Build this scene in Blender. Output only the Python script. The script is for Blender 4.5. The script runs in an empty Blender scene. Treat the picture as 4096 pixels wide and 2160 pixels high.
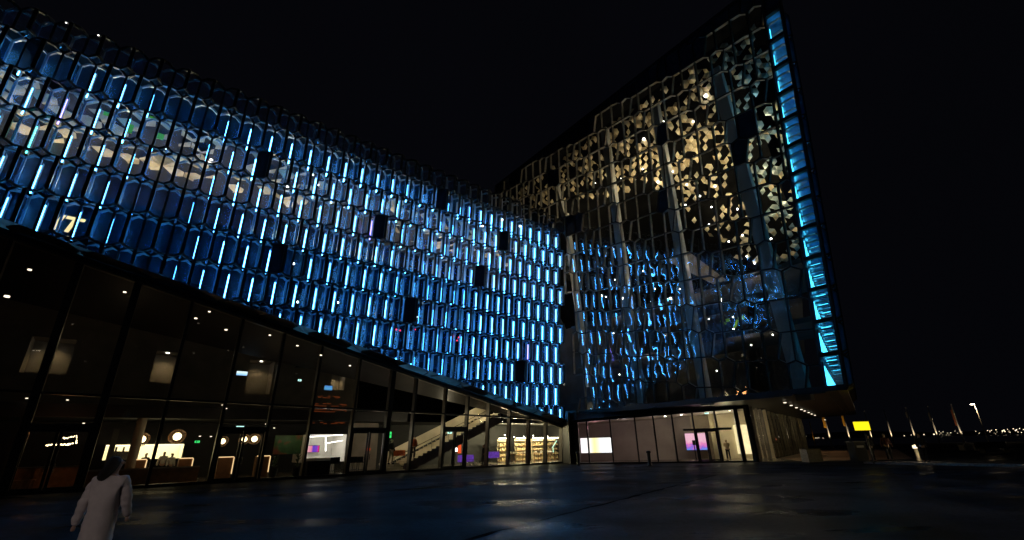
import bpy, bmesh, math, random
from mathutils import Vector, Matrix
V = Vector
SC = bpy.context.scene
COL = SC.collection
R = math.radians
random.seed(7)

# ---------------------------------------------------------------- camera
F, CX, CY, HC = 1800.0, 2048.0, 1080.0, 1.7
TH, RHO = R(21.25), R(1.3)
fw = V((0, math.cos(TH), math.sin(TH)))
up0 = V((0, -math.sin(TH), math.cos(TH)))
rt0 = V((1, 0, 0))
rt = math.cos(RHO) * rt0 - math.sin(RHO) * up0
upv = math.sin(RHO) * rt0 + math.cos(RHO) * up0
CAM = V((0, 0, HC))
def ray(x, y):
    return ((x - CX) / F * rt - (y - CY) / F * upv + fw).normalized()
def hit(x, y, P, n):
    r = ray(x, y)
    return CAM + r * ((P - CAM).dot(n) / r.dot(n))
def ground(x, y, z=0.0):
    return hit(x, y, V((0, 0, z)), V((0, 0, 1)))
def proj(P):
    d = P - CAM
    z = d.dot(fw)
    return (CX + F * d.dot(rt) / z, CY - F * d.dot(upv) / z, z)
cam = bpy.data.cameras.new('camera')
co = bpy.data.objects.new('camera', cam)
COL.objects.link(co)
m = Matrix((rt, upv, -fw)).transposed().to_4x4()
m.translation = CAM
co.matrix_world = m
cam.sensor_width = 36.0
cam.lens = F / 4096 * 36
cam.clip_start, cam.clip_end = 0.05, 9000
SC.camera = co

# ---------------------------------------------------------------- materials
def nt_new(name):
    mt = bpy.data.materials.new(name)
    mt.use_nodes = True
    t = mt.node_tree
    t.nodes.clear()
    return mt, t, t.nodes.new('ShaderNodeOutputMaterial')
def noise(t, scale, detail=3.0, coord='Object', stretch=None):
    tc = t.nodes.new('ShaderNodeTexCoord')
    n = t.nodes.new('ShaderNodeTexNoise')
    n.inputs['Scale'].default_value = scale
    n.inputs['Detail'].default_value = detail
    if stretch:
        mp = t.nodes.new('ShaderNodeMapping')
        mp.inputs['Scale'].default_value = stretch
        t.links.new(tc.outputs[coord], mp.inputs['Vector'])
        t.links.new(mp.outputs['Vector'], n.inputs['Vector'])
    else:
        t.links.new(tc.outputs[coord], n.inputs['Vector'])
    return n
def ramp(t, src, stops):
    r = t.nodes.new('ShaderNodeValToRGB')
    e = r.color_ramp.elements
    while len(e) < len(stops):
        e.new(0.5)
    for k, (p, c) in enumerate(stops):
        e[k].position = p
        e[k].color = (*c, 1) if len(c) == 3 else c
    t.links.new(src, r.inputs['Fac'])
    return r
def mat(name, col, rough=0.5, metal=0.0, var=0.25, scale=3.0, bump=0.0, spec=0.5):
    mt, t, out = nt_new(name)
    b = t.nodes.new('ShaderNodeBsdfPrincipled')
    b.inputs['Roughness'].default_value = rough
    b.inputs['Metallic'].default_value = metal
    b.inputs['Specular IOR Level'].default_value = spec
    n = noise(t, scale)
    lo = tuple(c * (1 - var) for c in col)
    hi = tuple(min(1, c * (1 + var)) for c in col)
    r = ramp(t, n.outputs['Fac'], [(0.3, lo), (0.7, hi)])
    t.links.new(r.outputs['Color'], b.inputs['Base Color'])
    if bump:
        bp = t.nodes.new('ShaderNodeBump')
        bp.inputs['Strength'].default_value = bump
        bp.inputs['Distance'].default_value = 0.05
        n2 = noise(t, scale * 6)
        t.links.new(n2.outputs['Fac'], bp.inputs['Height'])
        t.links.new(bp.outputs['Normal'], b.inputs['Normal'])
    t.links.new(b.outputs[0], out.inputs[0])
    return mt
def emit(name, col, strength, var=0.0, scale=4.0):
    mt, t, out = nt_new(name)
    e = t.nodes.new('ShaderNodeEmission')
    e.inputs['Color'].default_value = (*col, 1)
    e.inputs['Strength'].default_value = strength
    if var:
        n = noise(t, scale)
        r = ramp(t, n.outputs['Fac'], [(0.3, tuple(c * (1 - var) for c in col)), (0.7, col)])
        t.links.new(r.outputs['Color'], e.inputs['Color'])
    t.links.new(e.outputs[0], out.inputs[0])
    return mt
def glass(name, ior=1.55, tint=(0.9, 0.94, 0.96), rough=0.0, glow_tint=0.0, wav=0.0, wscale=0.9):
    """thin architectural glazing: see-through, a fresnel reflection, a film tinted blue for the tube glow, a slightly wavy face"""
    mt, t, out = nt_new(name)
    tr = t.nodes.new('ShaderNodeBsdfTransparent')
    tr.inputs[0].default_value = (*tint, 1)
    gl = t.nodes.new('ShaderNodeBsdfGlossy')
    gl.inputs['Roughness'].default_value = rough
    gl.inputs['Color'].default_value = (0.95, 0.97, 1, 1)
    r0 = ((ior - 1) / (ior + 1)) ** 2
    lw = t.nodes.new('ShaderNodeLayerWeight')
    lw.inputs['Blend'].default_value = 0.5
    pw = t.nodes.new('ShaderNodeMath')
    pw.operation = 'POWER'
    pw.inputs[1].default_value = 5.0
    t.links.new(lw.outputs['Facing'], pw.inputs[0])
    ma = t.nodes.new('ShaderNodeMath')
    ma.operation = 'MULTIPLY_ADD'
    ma.inputs[1].default_value = 1 - r0
    ma.inputs[2].default_value = r0
    t.links.new(pw.outputs[0], ma.inputs[0])
    fac = ma.outputs[0]
    mx = t.nodes.new('ShaderNodeMixShader')
    t.links.new(fac, mx.inputs[0])
    last = tr.outputs[0]
    if glow_tint:
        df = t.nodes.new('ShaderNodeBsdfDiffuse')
        df.inputs[0].default_value = (0.08, 0.46, 1.0, 1)  # film coloured blue, so the tubes' glow is painted into the glass
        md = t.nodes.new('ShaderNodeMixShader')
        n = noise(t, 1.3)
        r = ramp(t, n.outputs['Fac'], [(0.3, (glow_tint * 0.6,) * 3), (0.75, (glow_tint * 1.4,) * 3)])
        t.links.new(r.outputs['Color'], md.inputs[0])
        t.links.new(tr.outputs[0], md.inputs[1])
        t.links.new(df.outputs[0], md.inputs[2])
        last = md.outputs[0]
    t.links.new(last, mx.inputs[1])
    t.links.new(gl.outputs[0], mx.inputs[2])
    if wav:
        bp = t.nodes.new('ShaderNodeBump')
        bp.inputs['Strength'].default_value = 1.0
        bp.inputs['Distance'].default_value = wav
        n = noise(t, wscale, 1.0)
        t.links.new(n.outputs['Fac'], bp.inputs['Height'])
        t.links.new(bp.outputs['Normal'], gl.inputs['Normal'])
    t.links.new(mx.outputs[0], out.inputs[0])
    return mt

M = {}
M['black'] = mat('black_steel', (0.010, 0.011, 0.013), 0.38, 0.0, 0.3)
M['inner'] = mat('brushed_inner_steel', (0.42, 0.44, 0.45), 0.35, 0.3, 0.15, 5)
M['inner_dim'] = mat('grey_mullion_side', (0.27, 0.255, 0.23), 0.55, 0.0, 0.2, 4)
M['tube'] = emit('blue_tube_light', (0.075, 0.43, 1.0), 28.0)
M['tube_g'] = emit('green_tube_light', (0.10, 0.95, 0.72), 8.0)
M['tube_v'] = emit('violet_tube_light', (0.32, 0.22, 1.0), 9.0)
M['pane'] = glass('brick_glass', 1.35, (0.93, 0.95, 0.97))
M['pane_back'] = glass('inner_brick_glass', 1.02, (0.84, 0.89, 0.93), rough=0.3, glow_tint=0.085)
M['pane_dark'] = mat('black_glass_panel', (0.020, 0.026, 0.038), 0.15, 0.0, 0.2)
M['pane_hall'] = glass('hall_glass', 2.1, (0.9, 0.92, 0.9), wav=0.012, wscale=0.9)
M['pane_low'] = glass('storefront_glass', 1.5, (0.88, 0.9, 0.88))
def plate_mat():
    mt, t, out = nt_new('frosted_side_plate')
    tr = t.nodes.new('ShaderNodeBsdfTransparent')
    df = t.nodes.new('ShaderNodeBsdfDiffuse')
    tl = t.nodes.new('ShaderNodeBsdfTranslucent')
    n = noise(t, 2.0)
    r = ramp(t, n.outputs['Fac'], [(0.3, (.52, .66, .72)), (0.7, (.72, .84, .9))])
    for b in (df, tl): t.links.new(r.outputs['Color'], b.inputs['Color'])
    m1 = t.nodes.new('ShaderNodeMixShader')
    m1.inputs[0].default_value = 0.45
    t.links.new(df.outputs[0], m1.inputs[1]); t.links.new(tl.outputs[0], m1.inputs[2])
    m2 = t.nodes.new('ShaderNodeMixShader')
    m2.inputs[0].default_value = 0.78
    t.links.new(tr.outputs[0], m2.inputs[1]); t.links.new(m1.outputs[0], m2.inputs[2])
    t.links.new(m2.outputs[0], out.inputs[0])
    return mt
M['plate'] = plate_mat()
M['frost'] = glass('frosted_glow_tinted_glass', 1.3, (0.85, 0.9, 0.93), glow_tint=0.7)
M['tube_c'] = emit('cyan_corner_tube', (0.05, 0.58, 0.92), 4.6)
M['teal'] = mat('teal_reflection_facet', (0.20, 0.25, 0.24), 0.3, 0.2, 0.25, 2)  # facet colour that stands in for a teal reflection
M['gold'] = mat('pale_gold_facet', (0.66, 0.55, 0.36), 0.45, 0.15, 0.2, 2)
M['gold2'] = mat('bronze_facet', (0.42, 0.33, 0.19), 0.4, 0.15, 0.25, 2)
M['dkmet'] = mat('dark_facet', (0.014, 0.015, 0.018), 0.8, 0, 0.3)
M['beige'] = mat('beige_facet', (0.60, 0.49, 0.33), 0.6, 0.0, 0.15, 2)
M['concrete'] = mat('interior_concrete', (0.26, 0.23, 0.19), 0.8, 0, 0.2, 0.8, 0.3)
M['dkwall'] = mat('dark_interior_wall', (0.06, 0.058, 0.055), 0.7, 0, 0.3, 0.7)
M['black_wall'] = mat('black_wall', (0.016, 0.016, 0.017), 0.6, 0, 0.3, 0.9)
M['matt'] = mat('matt_black', (.006, .006, .006), .95, 0, .3, 1, 0, 0.0)
def soffit_mat():
    mt, t, out = nt_new('pale_soffit_glass')
    df = t.nodes.new('ShaderNodeBsdfDiffuse'); tl = t.nodes.new('ShaderNodeBsdfTranslucent')
    n = noise(t, 1.1)
    r = ramp(t, n.outputs['Fac'], [(0.3, (.16, .14, .11)), (0.7, (.34, .30, .24))])
    for b in (df, tl): t.links.new(r.outputs['Color'], b.inputs['Color'])
    m1 = t.nodes.new('ShaderNodeMixShader'); m1.inputs[0].default_value = 0.45
    t.links.new(df.outputs[0], m1.inputs[1]); t.links.new(tl.outputs[0], m1.inputs[2])
    t.links.new(m1.outputs[0], out.inputs[0])
    return mt
M['soffit_w'] = soffit_mat()
M['olive'] = mat('olive_plaster', (0.20, 0.175, 0.11), 0.8, 0, 0.3, 0.5)
M['column'] = mat('grey_column_paint', (0.36, 0.36, 0.34), 0.55, 0, 0.12, 0.7)
M['soffit'] = mat('soffit_panel', (0.022, 0.021, 0.02), 0.5, 0.2, 0.25, 1.2)
M['beam'] = mat('bronze_beam', (0.13, 0.11, 0.085), 0.45, 0.3, 0.2, 1)
M['mullion'] = mat('bronze_mullion', (0.17, 0.15, 0.12), 0.45, 0.3, 0.25, 2)
M['floor'] = mat('polished_floor', (0.24, 0.21, 0.17), 0.16, 0, 0.2, 1.2)
M['wood'] = mat('oak_panel', (0.24, 0.13, 0.06), 0.5, 0, 0.25, 4)
M['cream'] = mat('cream_plaster', (0.62, 0.55, 0.40), 0.7, 0, 0.1, 1)
M['white'] = mat('white_plaster', (0.78, 0.76, 0.70), 0.6, 0, 0.06, 1)
M['purple'] = mat('plum_stringer', (0.085, 0.055, 0.075), 0.5, 0, 0.2, 1)
M['chrome'] = mat('steel_rail', (0.45, 0.44, 0.42), 0.25, 0.9, 0.1)
M['skin'] = mat('skin', (0.5, 0.33, 0.25), 0.6, 0, 0.08)
M['hair'] = mat('dark_hair', (0.012, 0.010, 0.009), 0.5, 0, 0.4, 30, 0.5)
M['coat_w'] = mat('white_puffer', (0.72, 0.66, 0.66), 0.75, 0, 0.08, 8, 0.15)
M['coat_t'] = mat('tan_coat', (0.42, 0.33, 0.2), 0.8, 0, 0.15, 8)
M['cloth_b'] = mat('black_cloth', (0.015, 0.015, 0.017), 0.8, 0, 0.3, 8)
M['cloth_g'] = mat('khaki_cloth', (0.25, 0.21, 0.12), 0.8, 0, 0.2, 8)
M['cloth_o'] = mat('orange_cloth', (0.75, 0.16, 0.03), 0.7, 0, 0.15, 8)
M['cloth_w'] = mat('white_cloth', (0.6, 0.58, 0.52), 0.8, 0, 0.1, 8)
M['cloth_r'] = mat('maroon_cloth', (0.10, 0.025, 0.02), 0.8, 0, 0.2, 8)
M['stone'] = mat('granite', (0.34, 0.31, 0.27), 0.6, 0, 0.3, 9, 0.3)
M['leaf'] = mat('houseplant_leaf', (0.06, 0.11, 0.035), 0.5, 0, 0.4, 5)
M['pole'] = mat('painted_pole', (0.62, 0.60, 0.55), 0.4, 0.4, 0.1)
M['flag_y'] = mat('yellow_flag', (0.7, 0.38, 0.03), 0.8, 0, 0.2, 3)
M['flag_r'] = mat('orange_red_flag', (0.40, 0.13, 0.05), 0.8, 0, 0.2, 3)
M['flag_g'] = mat('grey_flag', (0.12, 0.11, 0.10), 0.8, 0, 0.2, 3)
M['lampw'] = emit('white_downlight', (1.0, 0.93, 0.80), 14)
M['lampd'] = emit('dim_downlight', (1.0, 0.85, 0.62), 2.2)
M['lampwarm'] = emit('warm_lamp', (1.0, 0.78, 0.42), 5)
M['led'] = emit('warm_led_strip', (1.0, 0.66, 0.32), 1.3)
M['ledw'] = emit('white_led_strip', (1.0, 0.95, 0.9), 5)
M['kitchen'] = emit('lit_kitchen_panel', (1.0, 0.84, 0.46), 4.2)
M['shoplight'] = emit('shop_light', (1.0, 0.86, 0.5), 14)
M['exit'] = emit('exit_sign_light', (0.55, 1.0, 0.92), 1.6)
M['exitg'] = emit('green_exit_light', (0.06, 1.0, 0.22), 1.0)
M['yellow'] = emit('yellow_sign_light', (1.0, 0.78, 0.01), 1.35, 0.08, 2)
M['red'] = emit('red_neon', (1.0, 0.12, 0.03), 0.9)
M['redlamp'] = emit('red_lamp', (1.0, 0.03, 0.06), 3.5)
M['orange'] = emit('amber_lamp', (1.0, 0.42, 0.10), 2.5)
M['letter'] = emit('cream_letter_light', (1.0, 0.75, 0.32), 1.5)
M['greenp'] = mat('lime_panel', (0.36, 0.6, 0.04), 0.5, 0, 0.1)
M['bottle'] = mat('shop_goods', (0.62, 0.48, 0.27), 0.4, 0, 0.7, 9)
M['violet'] = emit('violet_display', (0.28, 0.10, 0.8), 0.55, 0.6, 6)
M['town'] = emit('town_light', (1.0, 0.8, 0.55), 2.4)
M['street'] = emit('street_lamp_head', (1.0, 0.85, 0.6), 25)

def screen_mat(name, stops, strength, axis='X', noisy=0.0):
    mt, t, out = nt_new(name)
    tc = t.nodes.new('ShaderNodeTexCoord')
    sp = t.nodes.new('ShaderNodeSeparateXYZ')
    t.links.new(tc.outputs['Generated'], sp.inputs[0])
    src = sp.outputs[axis]
    if noisy:
        n = noise(t, 5.0, 2.0, 'Generated')
        ma = t.nodes.new('ShaderNodeMath')
        ma.operation = 'MULTIPLY_ADD'
        ma.inputs[1].default_value = noisy
        t.links.new(n.outputs['Fac'], ma.inputs[0])
        t.links.new(src, ma.inputs[2])
        src = ma.outputs[0]
    r = ramp(t, src, stops)
    e = t.nodes.new('ShaderNodeEmission')
    e.inputs['Strength'].default_value = strength
    t.links.new(r.outputs['Color'], e.inputs['Color'])
    t.links.new(e.outputs[0], out.inputs[0])
    return mt
M['led_wall'] = screen_mat('led_wall_picture', [(0.0, (1, .88, .95)), (0.28, (1, .93, .9)), (0.45, (1, .82, .35)), (0.56, (1, .9, .6)), (0.68, (.95, .95, 1)), (1, (1, 1, 1))], 1.5)
M['tv'] = screen_mat('tv_picture', [(0.1, (.15, .12, .75)), (0.35, (.1, .35, .95)), (0.55, (.35, .15, .8)), (0.75, (.95, .25, .6)), (1.0, (1, .55, .7))], 1.0, 'Z', 0.8)
M['slide'] = screen_mat('slide_picture', [(0.0, (.75, .55, .5)), (0.4, (.8, .2, .35)), (0.52, (.12, .05, .5)), (0.8, (.2, .06, .55)), (1, (.8, .02, .1))], 1.1)
M['mon'] = screen_mat('monitor_picture', [(0.0, (.1, .35, .9)), (0.5, (.45, .75, 1)), (1, (.8, .95, 1))], 1.3, 'Z', 0.3)
M['mon2'] = screen_mat('blue_monitor_picture', [(0.0, (.05, .2, .55)), (0.5, (.12, .45, .8)), (1, (.1, .3, .7))], 0.9, 'Z', 0.3)

def ground_mat(name, base, wet, seed):
    """stone and asphalt: mostly dull, with wet patches that mirror a little"""
    mt, t, out = nt_new(name)
    df = t.nodes.new('ShaderNodeBsdfDiffuse')
    gl = t.nodes.new('ShaderNodeBsdfGlossy')
    n1 = noise(t, 0.16 + seed * 0.03, 5.0, stretch=(1, 2.2, 1))
    n2 = noise(t, 9.0, 5.0)
    n3 = noise(t, 40.0, 2.0)
    r = ramp(t, n2.outputs['Fac'], [(0.3, tuple(c * 0.6 for c in base)), (0.7, tuple(c * 1.4 for c in base))])
    n4 = noise(t, 0.33, 6.0)
    st = ramp(t, n4.outputs['Fac'], [(0.36, (.25,) * 3), (0.5, (.8,) * 3), (0.68, (1.35,) * 3)])
    mc = t.nodes.new('ShaderNodeMix'); mc.data_type = 'RGBA'; mc.blend_type = 'MULTIPLY'
    mc.inputs[0].default_value = 1.0
    t.links.new(r.outputs['Color'], mc.inputs[6]); t.links.new(st.outputs['Color'], mc.inputs[7])
    t.links.new(mc.outputs[2], df.inputs['Color'])
    rr = ramp(t, n1.outputs['Fac'], [(0.36, (0.16,) * 3), (0.46, (0.34,) * 3), (0.64, (0.5,) * 3)])
    t.links.new(rr.outputs['Color'], gl.inputs['Roughness'])
    fc = ramp(t, n1.outputs['Fac'], [(0.36, (wet[0],) * 3), (0.46, (wet[1],) * 3), (0.62, (wet[2],) * 3)])
    bp = t.nodes.new('ShaderNodeBump')
    bp.inputs['Distance'].default_value = 0.008
    bp.inputs['Strength'].default_value = 0.6
    mh = t.nodes.new('ShaderNodeMath')
    mh.operation = 'ADD'
    t.links.new(n3.outputs['Fac'], mh.inputs[0])
    t.links.new(n2.outputs['Fac'], mh.inputs[1])
    t.links.new(mh.outputs[0], bp.inputs['Height'])
    t.links.new(bp.outputs['Normal'], gl.inputs['Normal'])
    t.links.new(bp.outputs['Normal'], df.inputs['Normal'])
    mx = t.nodes.new('ShaderNodeMixShader')
    t.links.new(fc.outputs['Color'], mx.inputs[0])
    t.links.new(df.outputs[0], mx.inputs[1])
    t.links.new(gl.outputs[0], mx.inputs[2])
    t.links.new(mx.outputs[0], out.inputs[0])
    return mt
M['asphalt'] = ground_mat('wet_asphalt', (0.042, 0.048, 0.060), (0.085, 0.055, 0.035), 0)
M['paving'] = ground_mat('wet_stone_paving', (0.055, 0.058, 0.074), (0.11, 0.08, 0.055), 2)
M['groove'] = mat('dark_groove', (0.014, 0.014, 0.016), 0.95, 0, 0.3, 5, 0, 0.0)
M['sea'] = mat('dark_sea', (0.01, 0.012, 0.015), 0.25, 0, 0.2, 0.1)
M['hill'] = mat('far_hill', (0.012, 0.012, 0.013), 0.9, 0, 0.3, 0.01)

# ---------------------------------------------------------------- mesh collecting
class MB:
    def __init__(s):
        s.v, s.f, s.mi = [], [], []
    def face(s, pts, mi=0):
        k = len(s.v)
        s.v += [V(p) for p in pts]
        s.f.append(list(range(k, k + len(pts))))
        s.mi.append(mi)
    def bar(s, p, q, w, d, out, mf=0, ms=None, push=0.0):
        """bar from p to q, w wide, running d inward from its outer face"""
        if ms is None: ms = mf
        p, q, out = V(p), V(q), V(out)
        t = (q - p)
        if t.length < 1e-6: return
        t.normalize()
        sd = t.cross(out)
        if sd.length < 1e-4: sd = t.cross(V((0.3, 0.7, 0.6)))
        sd.normalize()
        o = sd.cross(t).normalized()
        if o.dot(out) < 0: o = -o
        k = len(s.v)
        for e in (p, q):
            for a, c in ((-w / 2, push), (w / 2, push), (w / 2, push - d), (-w / 2, push - d)):
                s.v.append(e + sd * a + o * c)
        fs = [((0, 1, 5, 4), mf), ((1, 2, 6, 5), ms), ((2, 3, 7, 6), ms), ((3, 0, 4, 7), ms), ((0, 3, 2, 1), mf), ((4, 5, 6, 7), mf)]
        for f, mi in fs:
            s.f.append([k + i for i in f]); s.mi.append(mi)
    def box(s, c, sx, sy, sz, mi=0, ax=None):
        """box centred at c; ax = (X, Y, Z) unit vectors"""
        X, Y, Z = ax if ax else (V((1, 0, 0)), V((0, 1, 0)), V((0, 0, 1)))
        c = V(c)
        k = len(s.v)
        for dz in (-.5, .5):
            for dx, dy in ((-.5, -.5), (.5, -.5), (.5, .5), (-.5, .5)):
                s.v.append(c + X * dx * sx + Y * dy * sy + Z * dz * sz)
        for f in ((0, 3, 2, 1), (4, 5, 6, 7), (0, 1, 5, 4), (1, 2, 6, 5), (2, 3, 7, 6), (3, 0, 4, 7)):
            s.f.append([k + i for i in f]); s.mi.append(mi)
    def tube(s, p, q, r, n=8, mi=0, r2=None):
        p, q = V(p), V(q)
        t = (q - p).normalized()
        a = t.cross(V((0, 0, 1)) if abs(t.z) < 0.9 else V((1, 0, 0))).normalized()
        b = t.cross(a)
        k = len(s.v)
        for e, rr in ((p, r), (q, r if r2 is None else r2)):
            for i in range(n):
                an = 2 * math.pi * i / n
                s.v.append(e + (a * math.cos(an) + b * math.sin(an)) * rr)
        for i in range(n):
            j = (i + 1) % n
            s.f.append([k + i, k + j, k + n + j, k + n + i]); s.mi.append(mi)
        s.f.append([k + i for i in range(n)][::-1]); s.mi.append(mi)
        s.f.append([k + n + i for i in range(n)]); s.mi.append(mi)
    def lathe(s, c, prof, n=16, mi=0, ax=None):
        X, Y, Z = ax if ax else (V((1, 0, 0)), V((0, 1, 0)), V((0, 0, 1)))
        c = V(c)
        k = len(s.v)
        for r, z in prof:
            for i in range(n):
                an = 2 * math.pi * i / n
                s.v.append(c + X * (r * math.cos(an)) + Y * (r * math.sin(an)) + Z * z)
        for j in range(len(prof) - 1):
            for i in range(n):
                i2 = (i + 1) % n
                s.f.append([k + j * n + i, k + j * n + i2, k + (j + 1) * n + i2, k + (j + 1) * n + i]); s.mi.append(mi)
        s.f.append([k + i for i in range(n)][::-1]); s.mi.append(mi)
        s.f.append([k + (len(prof) - 1) * n + i for i in range(n)]); s.mi.append(mi)
    def ball(s, c, r, n=10, m=6, mi=0, sz=1.0):
        s.lathe(c, [(max(0.001, r * math.sin(math.pi * j / m)), -r * sz * math.cos(math.pi * j / m)) for j in range(m + 1)], n, mi)
    def clip(s, P, n):
        """cut away what lies on the +n side of the plane"""
        bm = bmesh.new()
        vs = [bm.verts.new(v) for v in s.v]
        for f, mi in zip(s.f, s.mi):
            bf = bm.faces.new([vs[i] for i in f]); bf.material_index = mi
        bmesh.ops.bisect_plane(bm, geom=bm.verts[:] + bm.edges[:] + bm.faces[:], plane_co=P, plane_no=n, clear_outer=True)
        bm.verts.index_update()
        s.v = [v.co.copy() for v in bm.verts]
        s.f = [[v.index for v in f.verts] for f in bm.faces]
        s.mi = [f.material_index for f in bm.faces]
        bm.free()
    def add(s, o):
        k = len(s.v)
        s.v += o.v
        s.f += [[i + k for i in f] for f in o.f]
        s.mi += o.mi
    def build(s, name, mats, parent=None, smooth=False, kind=None, label=None, local=False):
        if not isinstance(mats, (list, tuple)): mats = [mats]
        off = wloc(parent) if parent and not local else V((0, 0, 0))
        me = bpy.data.meshes.new(name)
        me.from_pydata([v - off for v in s.v], [], s.f)
        for mt in mats: me.materials.append(mt)
        me.polygons.foreach_set('material_index', s.mi)
        if smooth: me.polygons.foreach_set('use_smooth', [True] * len(s.f))
        me.update()
        o = bpy.data.objects.new(name, me)
        COL.objects.link(o)
        if parent: o.parent = parent
        if kind: o['kind'] = kind
        if label: o['label'] = label
        return o
def wloc(o):
    p = V((0, 0, 0))
    while o:
        p += o.location
        o = o.parent
    return p
def tag(o, label, cat, group=None):
    o['label'] = label; o['category'] = cat
    if group: o['group'] = group
    return o
def thing(name, label, cat, loc=(0, 0, 0), group=None):
    o = bpy.data.objects.new(name, None)
    COL.objects.link(o)
    o.location = loc
    o.empty_display_size = 0.2
    return tag(o, label, cat, group)
def struct(o):
    o['kind'] = 'structure'
    return o
def copy_tree(o, loc=None, rotz=None, parent=None):
    c = o.copy()
    COL.objects.link(c)
    if parent: c.parent = parent
    if loc is not None: c.location = loc
    if rotz is not None: c.rotation_euler = (0, 0, rotz)
    for ch in list(o.children):
        copy_tree(ch, parent=c)
    return c
def lamp(kind, loc, power, col, size=0.2, name='lamp_light', spot=None, aim=None):
    l = bpy.data.lights.new(name, kind)
    l.energy = power
    l.color = col
    if kind == 'AREA': l.size = size
    else: l.shadow_soft_size = size
    if kind == 'SPOT': l.spot_size = R(spot or 90); l.spot_blend = 0.6
    o = bpy.data.objects.new(name, l)
    COL.objects.link(o)
    o.location = loc
    if aim is not None:
        o.rotation_euler = (V(aim) - V(loc)).to_track_quat('-Z', 'Y').to_euler()
    return o

# ---------------------------------------------------------------- building frames of reference
Z = V((0, 0, 1))
A1 = ray(4391, 1727); A1.z = 0; A1.normalize()             # along the wing, towards the hall
B1 = ray(2050, -5200); B1 = (B1 - A1 * B1.dot(A1)).normalized()
N1 = A1.cross(B1).normalized()                               # outward
P0 = V((4.37, 46.16, 0))                                     # foot of the storefront at its right end
NC = V((A1.y, -A1.x, 0))
O1 = P0 + NC * 0.9 + Z * 3.3
def Wp(u, y, v): return O1 + A1 * u - N1 * y + B1 * v        # wing: u along, y inward, v up the leaning face
def Cp(u, d, z): return P0 + A1 * u - NC * d + Z * z         # storefront: u along, d inward, z up
BT = B1 / B1.z
def Cs(u, d, z): return P0 + A1 * u - NC * d + BT * z        # the storefront face itself, leaning like the bricks
def cpx(x, y, d):                                            # picture point met d behind the storefront
    p = hit(x, y, P0 - NC * d, NC)
    return (p - P0).dot(A1), p.z
J = hit(2322, 1650, O1, N1)
A2 = -ray(601, 1813); A2.z = 0; A2.normalize()
B2 = ray(2020, -6800); B2 = (B2 - A2 * B2.dot(A2)).normalized()
N2 = A2.cross(B2).normalized()
if N2.dot(CAM - J) < 0: N2 = -N2
def Hp(u, d, v): return J + A2 * u - N2 * d + B2 * v         # hall face
def hpx(x, y, d=0.0):
    p = hit(x, y, J - N2 * d, N2)
    return (p - J).dot(A2), (p - J).dot(B2)

def in_poly(p, poly):
    x, y = p; c = False
    for i in range(len(poly)):
        x1, y1 = poly[i]; x2, y2 = poly[i - 1]
        if (y1 > y) != (y2 > y) and x < (x2 - x1) * (y - y1) / (y2 - y1) + x1: c = not c
    return c
def clip_poly(poly, a, b, c):
    """keep a*x+b*y <= c"""
    out = []
    for i in range(len(poly)):
        p, q = poly[i - 1], poly[i]
        dp, dq = a * p[0] + b * p[1] - c, a * q[0] + b * q[1] - c
        if (dp <= 0) != (dq <= 0):
            t = dp / (dp - dq)
            out.append((p[0] + (q[0] - p[0]) * t, p[1] + (q[1] - p[1]) * t))
        if dq <= 0: out.append(q)
    return out

# ================================================================= THE WING
wing = thing('glass_wing', 'long low wing of stacked blue-lit glass bricks above a dark storefront', 'building', Cp(-20, 0, 0))
def vb(k, u): return 19.55 - k * (1.97 - u * 0.0036)
def vbot(u): return 0.84 + (-1.5 - u) * 0.222
us = [-0.85]
while us[-1] > -50: us.append(us[-1] - (1.22 - us[-1] * 0.0042))
cutP = Wp(-1.5, 0, 0.84)
cutN = -(Wp(-40, 0, vbot(-40)) - cutP).cross(N1).normalized()
if cutN.dot(B1) > 0: cutN = -cutN
def brick(u, v, p, step, lit, dark, tubem):
    s = p / 4.0
    c = s * 0.38
    h = step / 2 - c
    def L(x, y, z): return Wp(u + x * s, 0.15 + y * s, v + z)
    f, b, t, pn, pb = MB(), MB(), MB(), MB(), MB()
    Fp, Fm = L(0, -2, h), L(0, -2, -h)
    w = 0.12
    e = lambda a, c, ww=w, d=0.16, ms=0: f.bar(a, c, ww, d, N1, 0, ms)
    Rp, Rm, Lp, Lm = L(2, 0, h), L(2, 0, -h), L(-2, 0, h), L(-2, 0, -h)
    FRp, FLp, FRm, FLm = L(1, -1, h + c), L(-1, -1, h + c), L(1, -1, -h - c), L(-1, -1, -h - c)
    Tm, Tp = L(0, 0, -h - 2 * c), L(0, 0, h + 2 * c)
    Bp, Bm, BRp, BLp, BRm, BLm = L(0, 2, h), L(0, 2, -h), L(1, 1, h + c), L(-1, 1, h + c), L(1, 1, -h - c), L(-1, 1, -h - c)
    e(Fm, Fp, .165); e(Rm, Rp, .105, .05)
    e(Fp, FLp); e(Fp, FRp); e(FLp, Lp); e(FRp, Rp)
    e(Fm, FLm); e(Fm, FRm)
    for a, c in ((Bm, Bp), (Bp, BRp), (Bp, BLp), (BLp, Lp), (BRp, Rp)):
        f.bar(a, c, 0.10, 0.12, N1, 1, 1)
    # light carrier plate inside the right-hand edge
    if lit:
        for y0, y1 in ((.2, 1.45), (2.2, 3.2)): f.face([L(2, y0, -h), L(2, y1, -h), L(2, y1, h), L(2, y0, h)], 2)
        t.tube(L(1.93, 1.85, -h * 1.02), L(1.93, 1.85, h * 0.74), 0.031, 8, 0)
    pn.face([Fm, FRm, Rm, Rp, FRp, Fp], 0); pn.face([Fm, Fp, FLp, Lp, Lm, FLm], 0)
    pn.face([Fm, FLm, Tm, FRm], 0)
    pn.face([Fp, FRp, Tp, FLp], 0)
    pb.face([Bm, Bp, BRp, Rp, Rm, BRm], 0); pb.face([Bm, BLm, Lm, Lp, BLp, Bp], 0)
    return f, t, pn, pb, Fm
bricks = []
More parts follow.
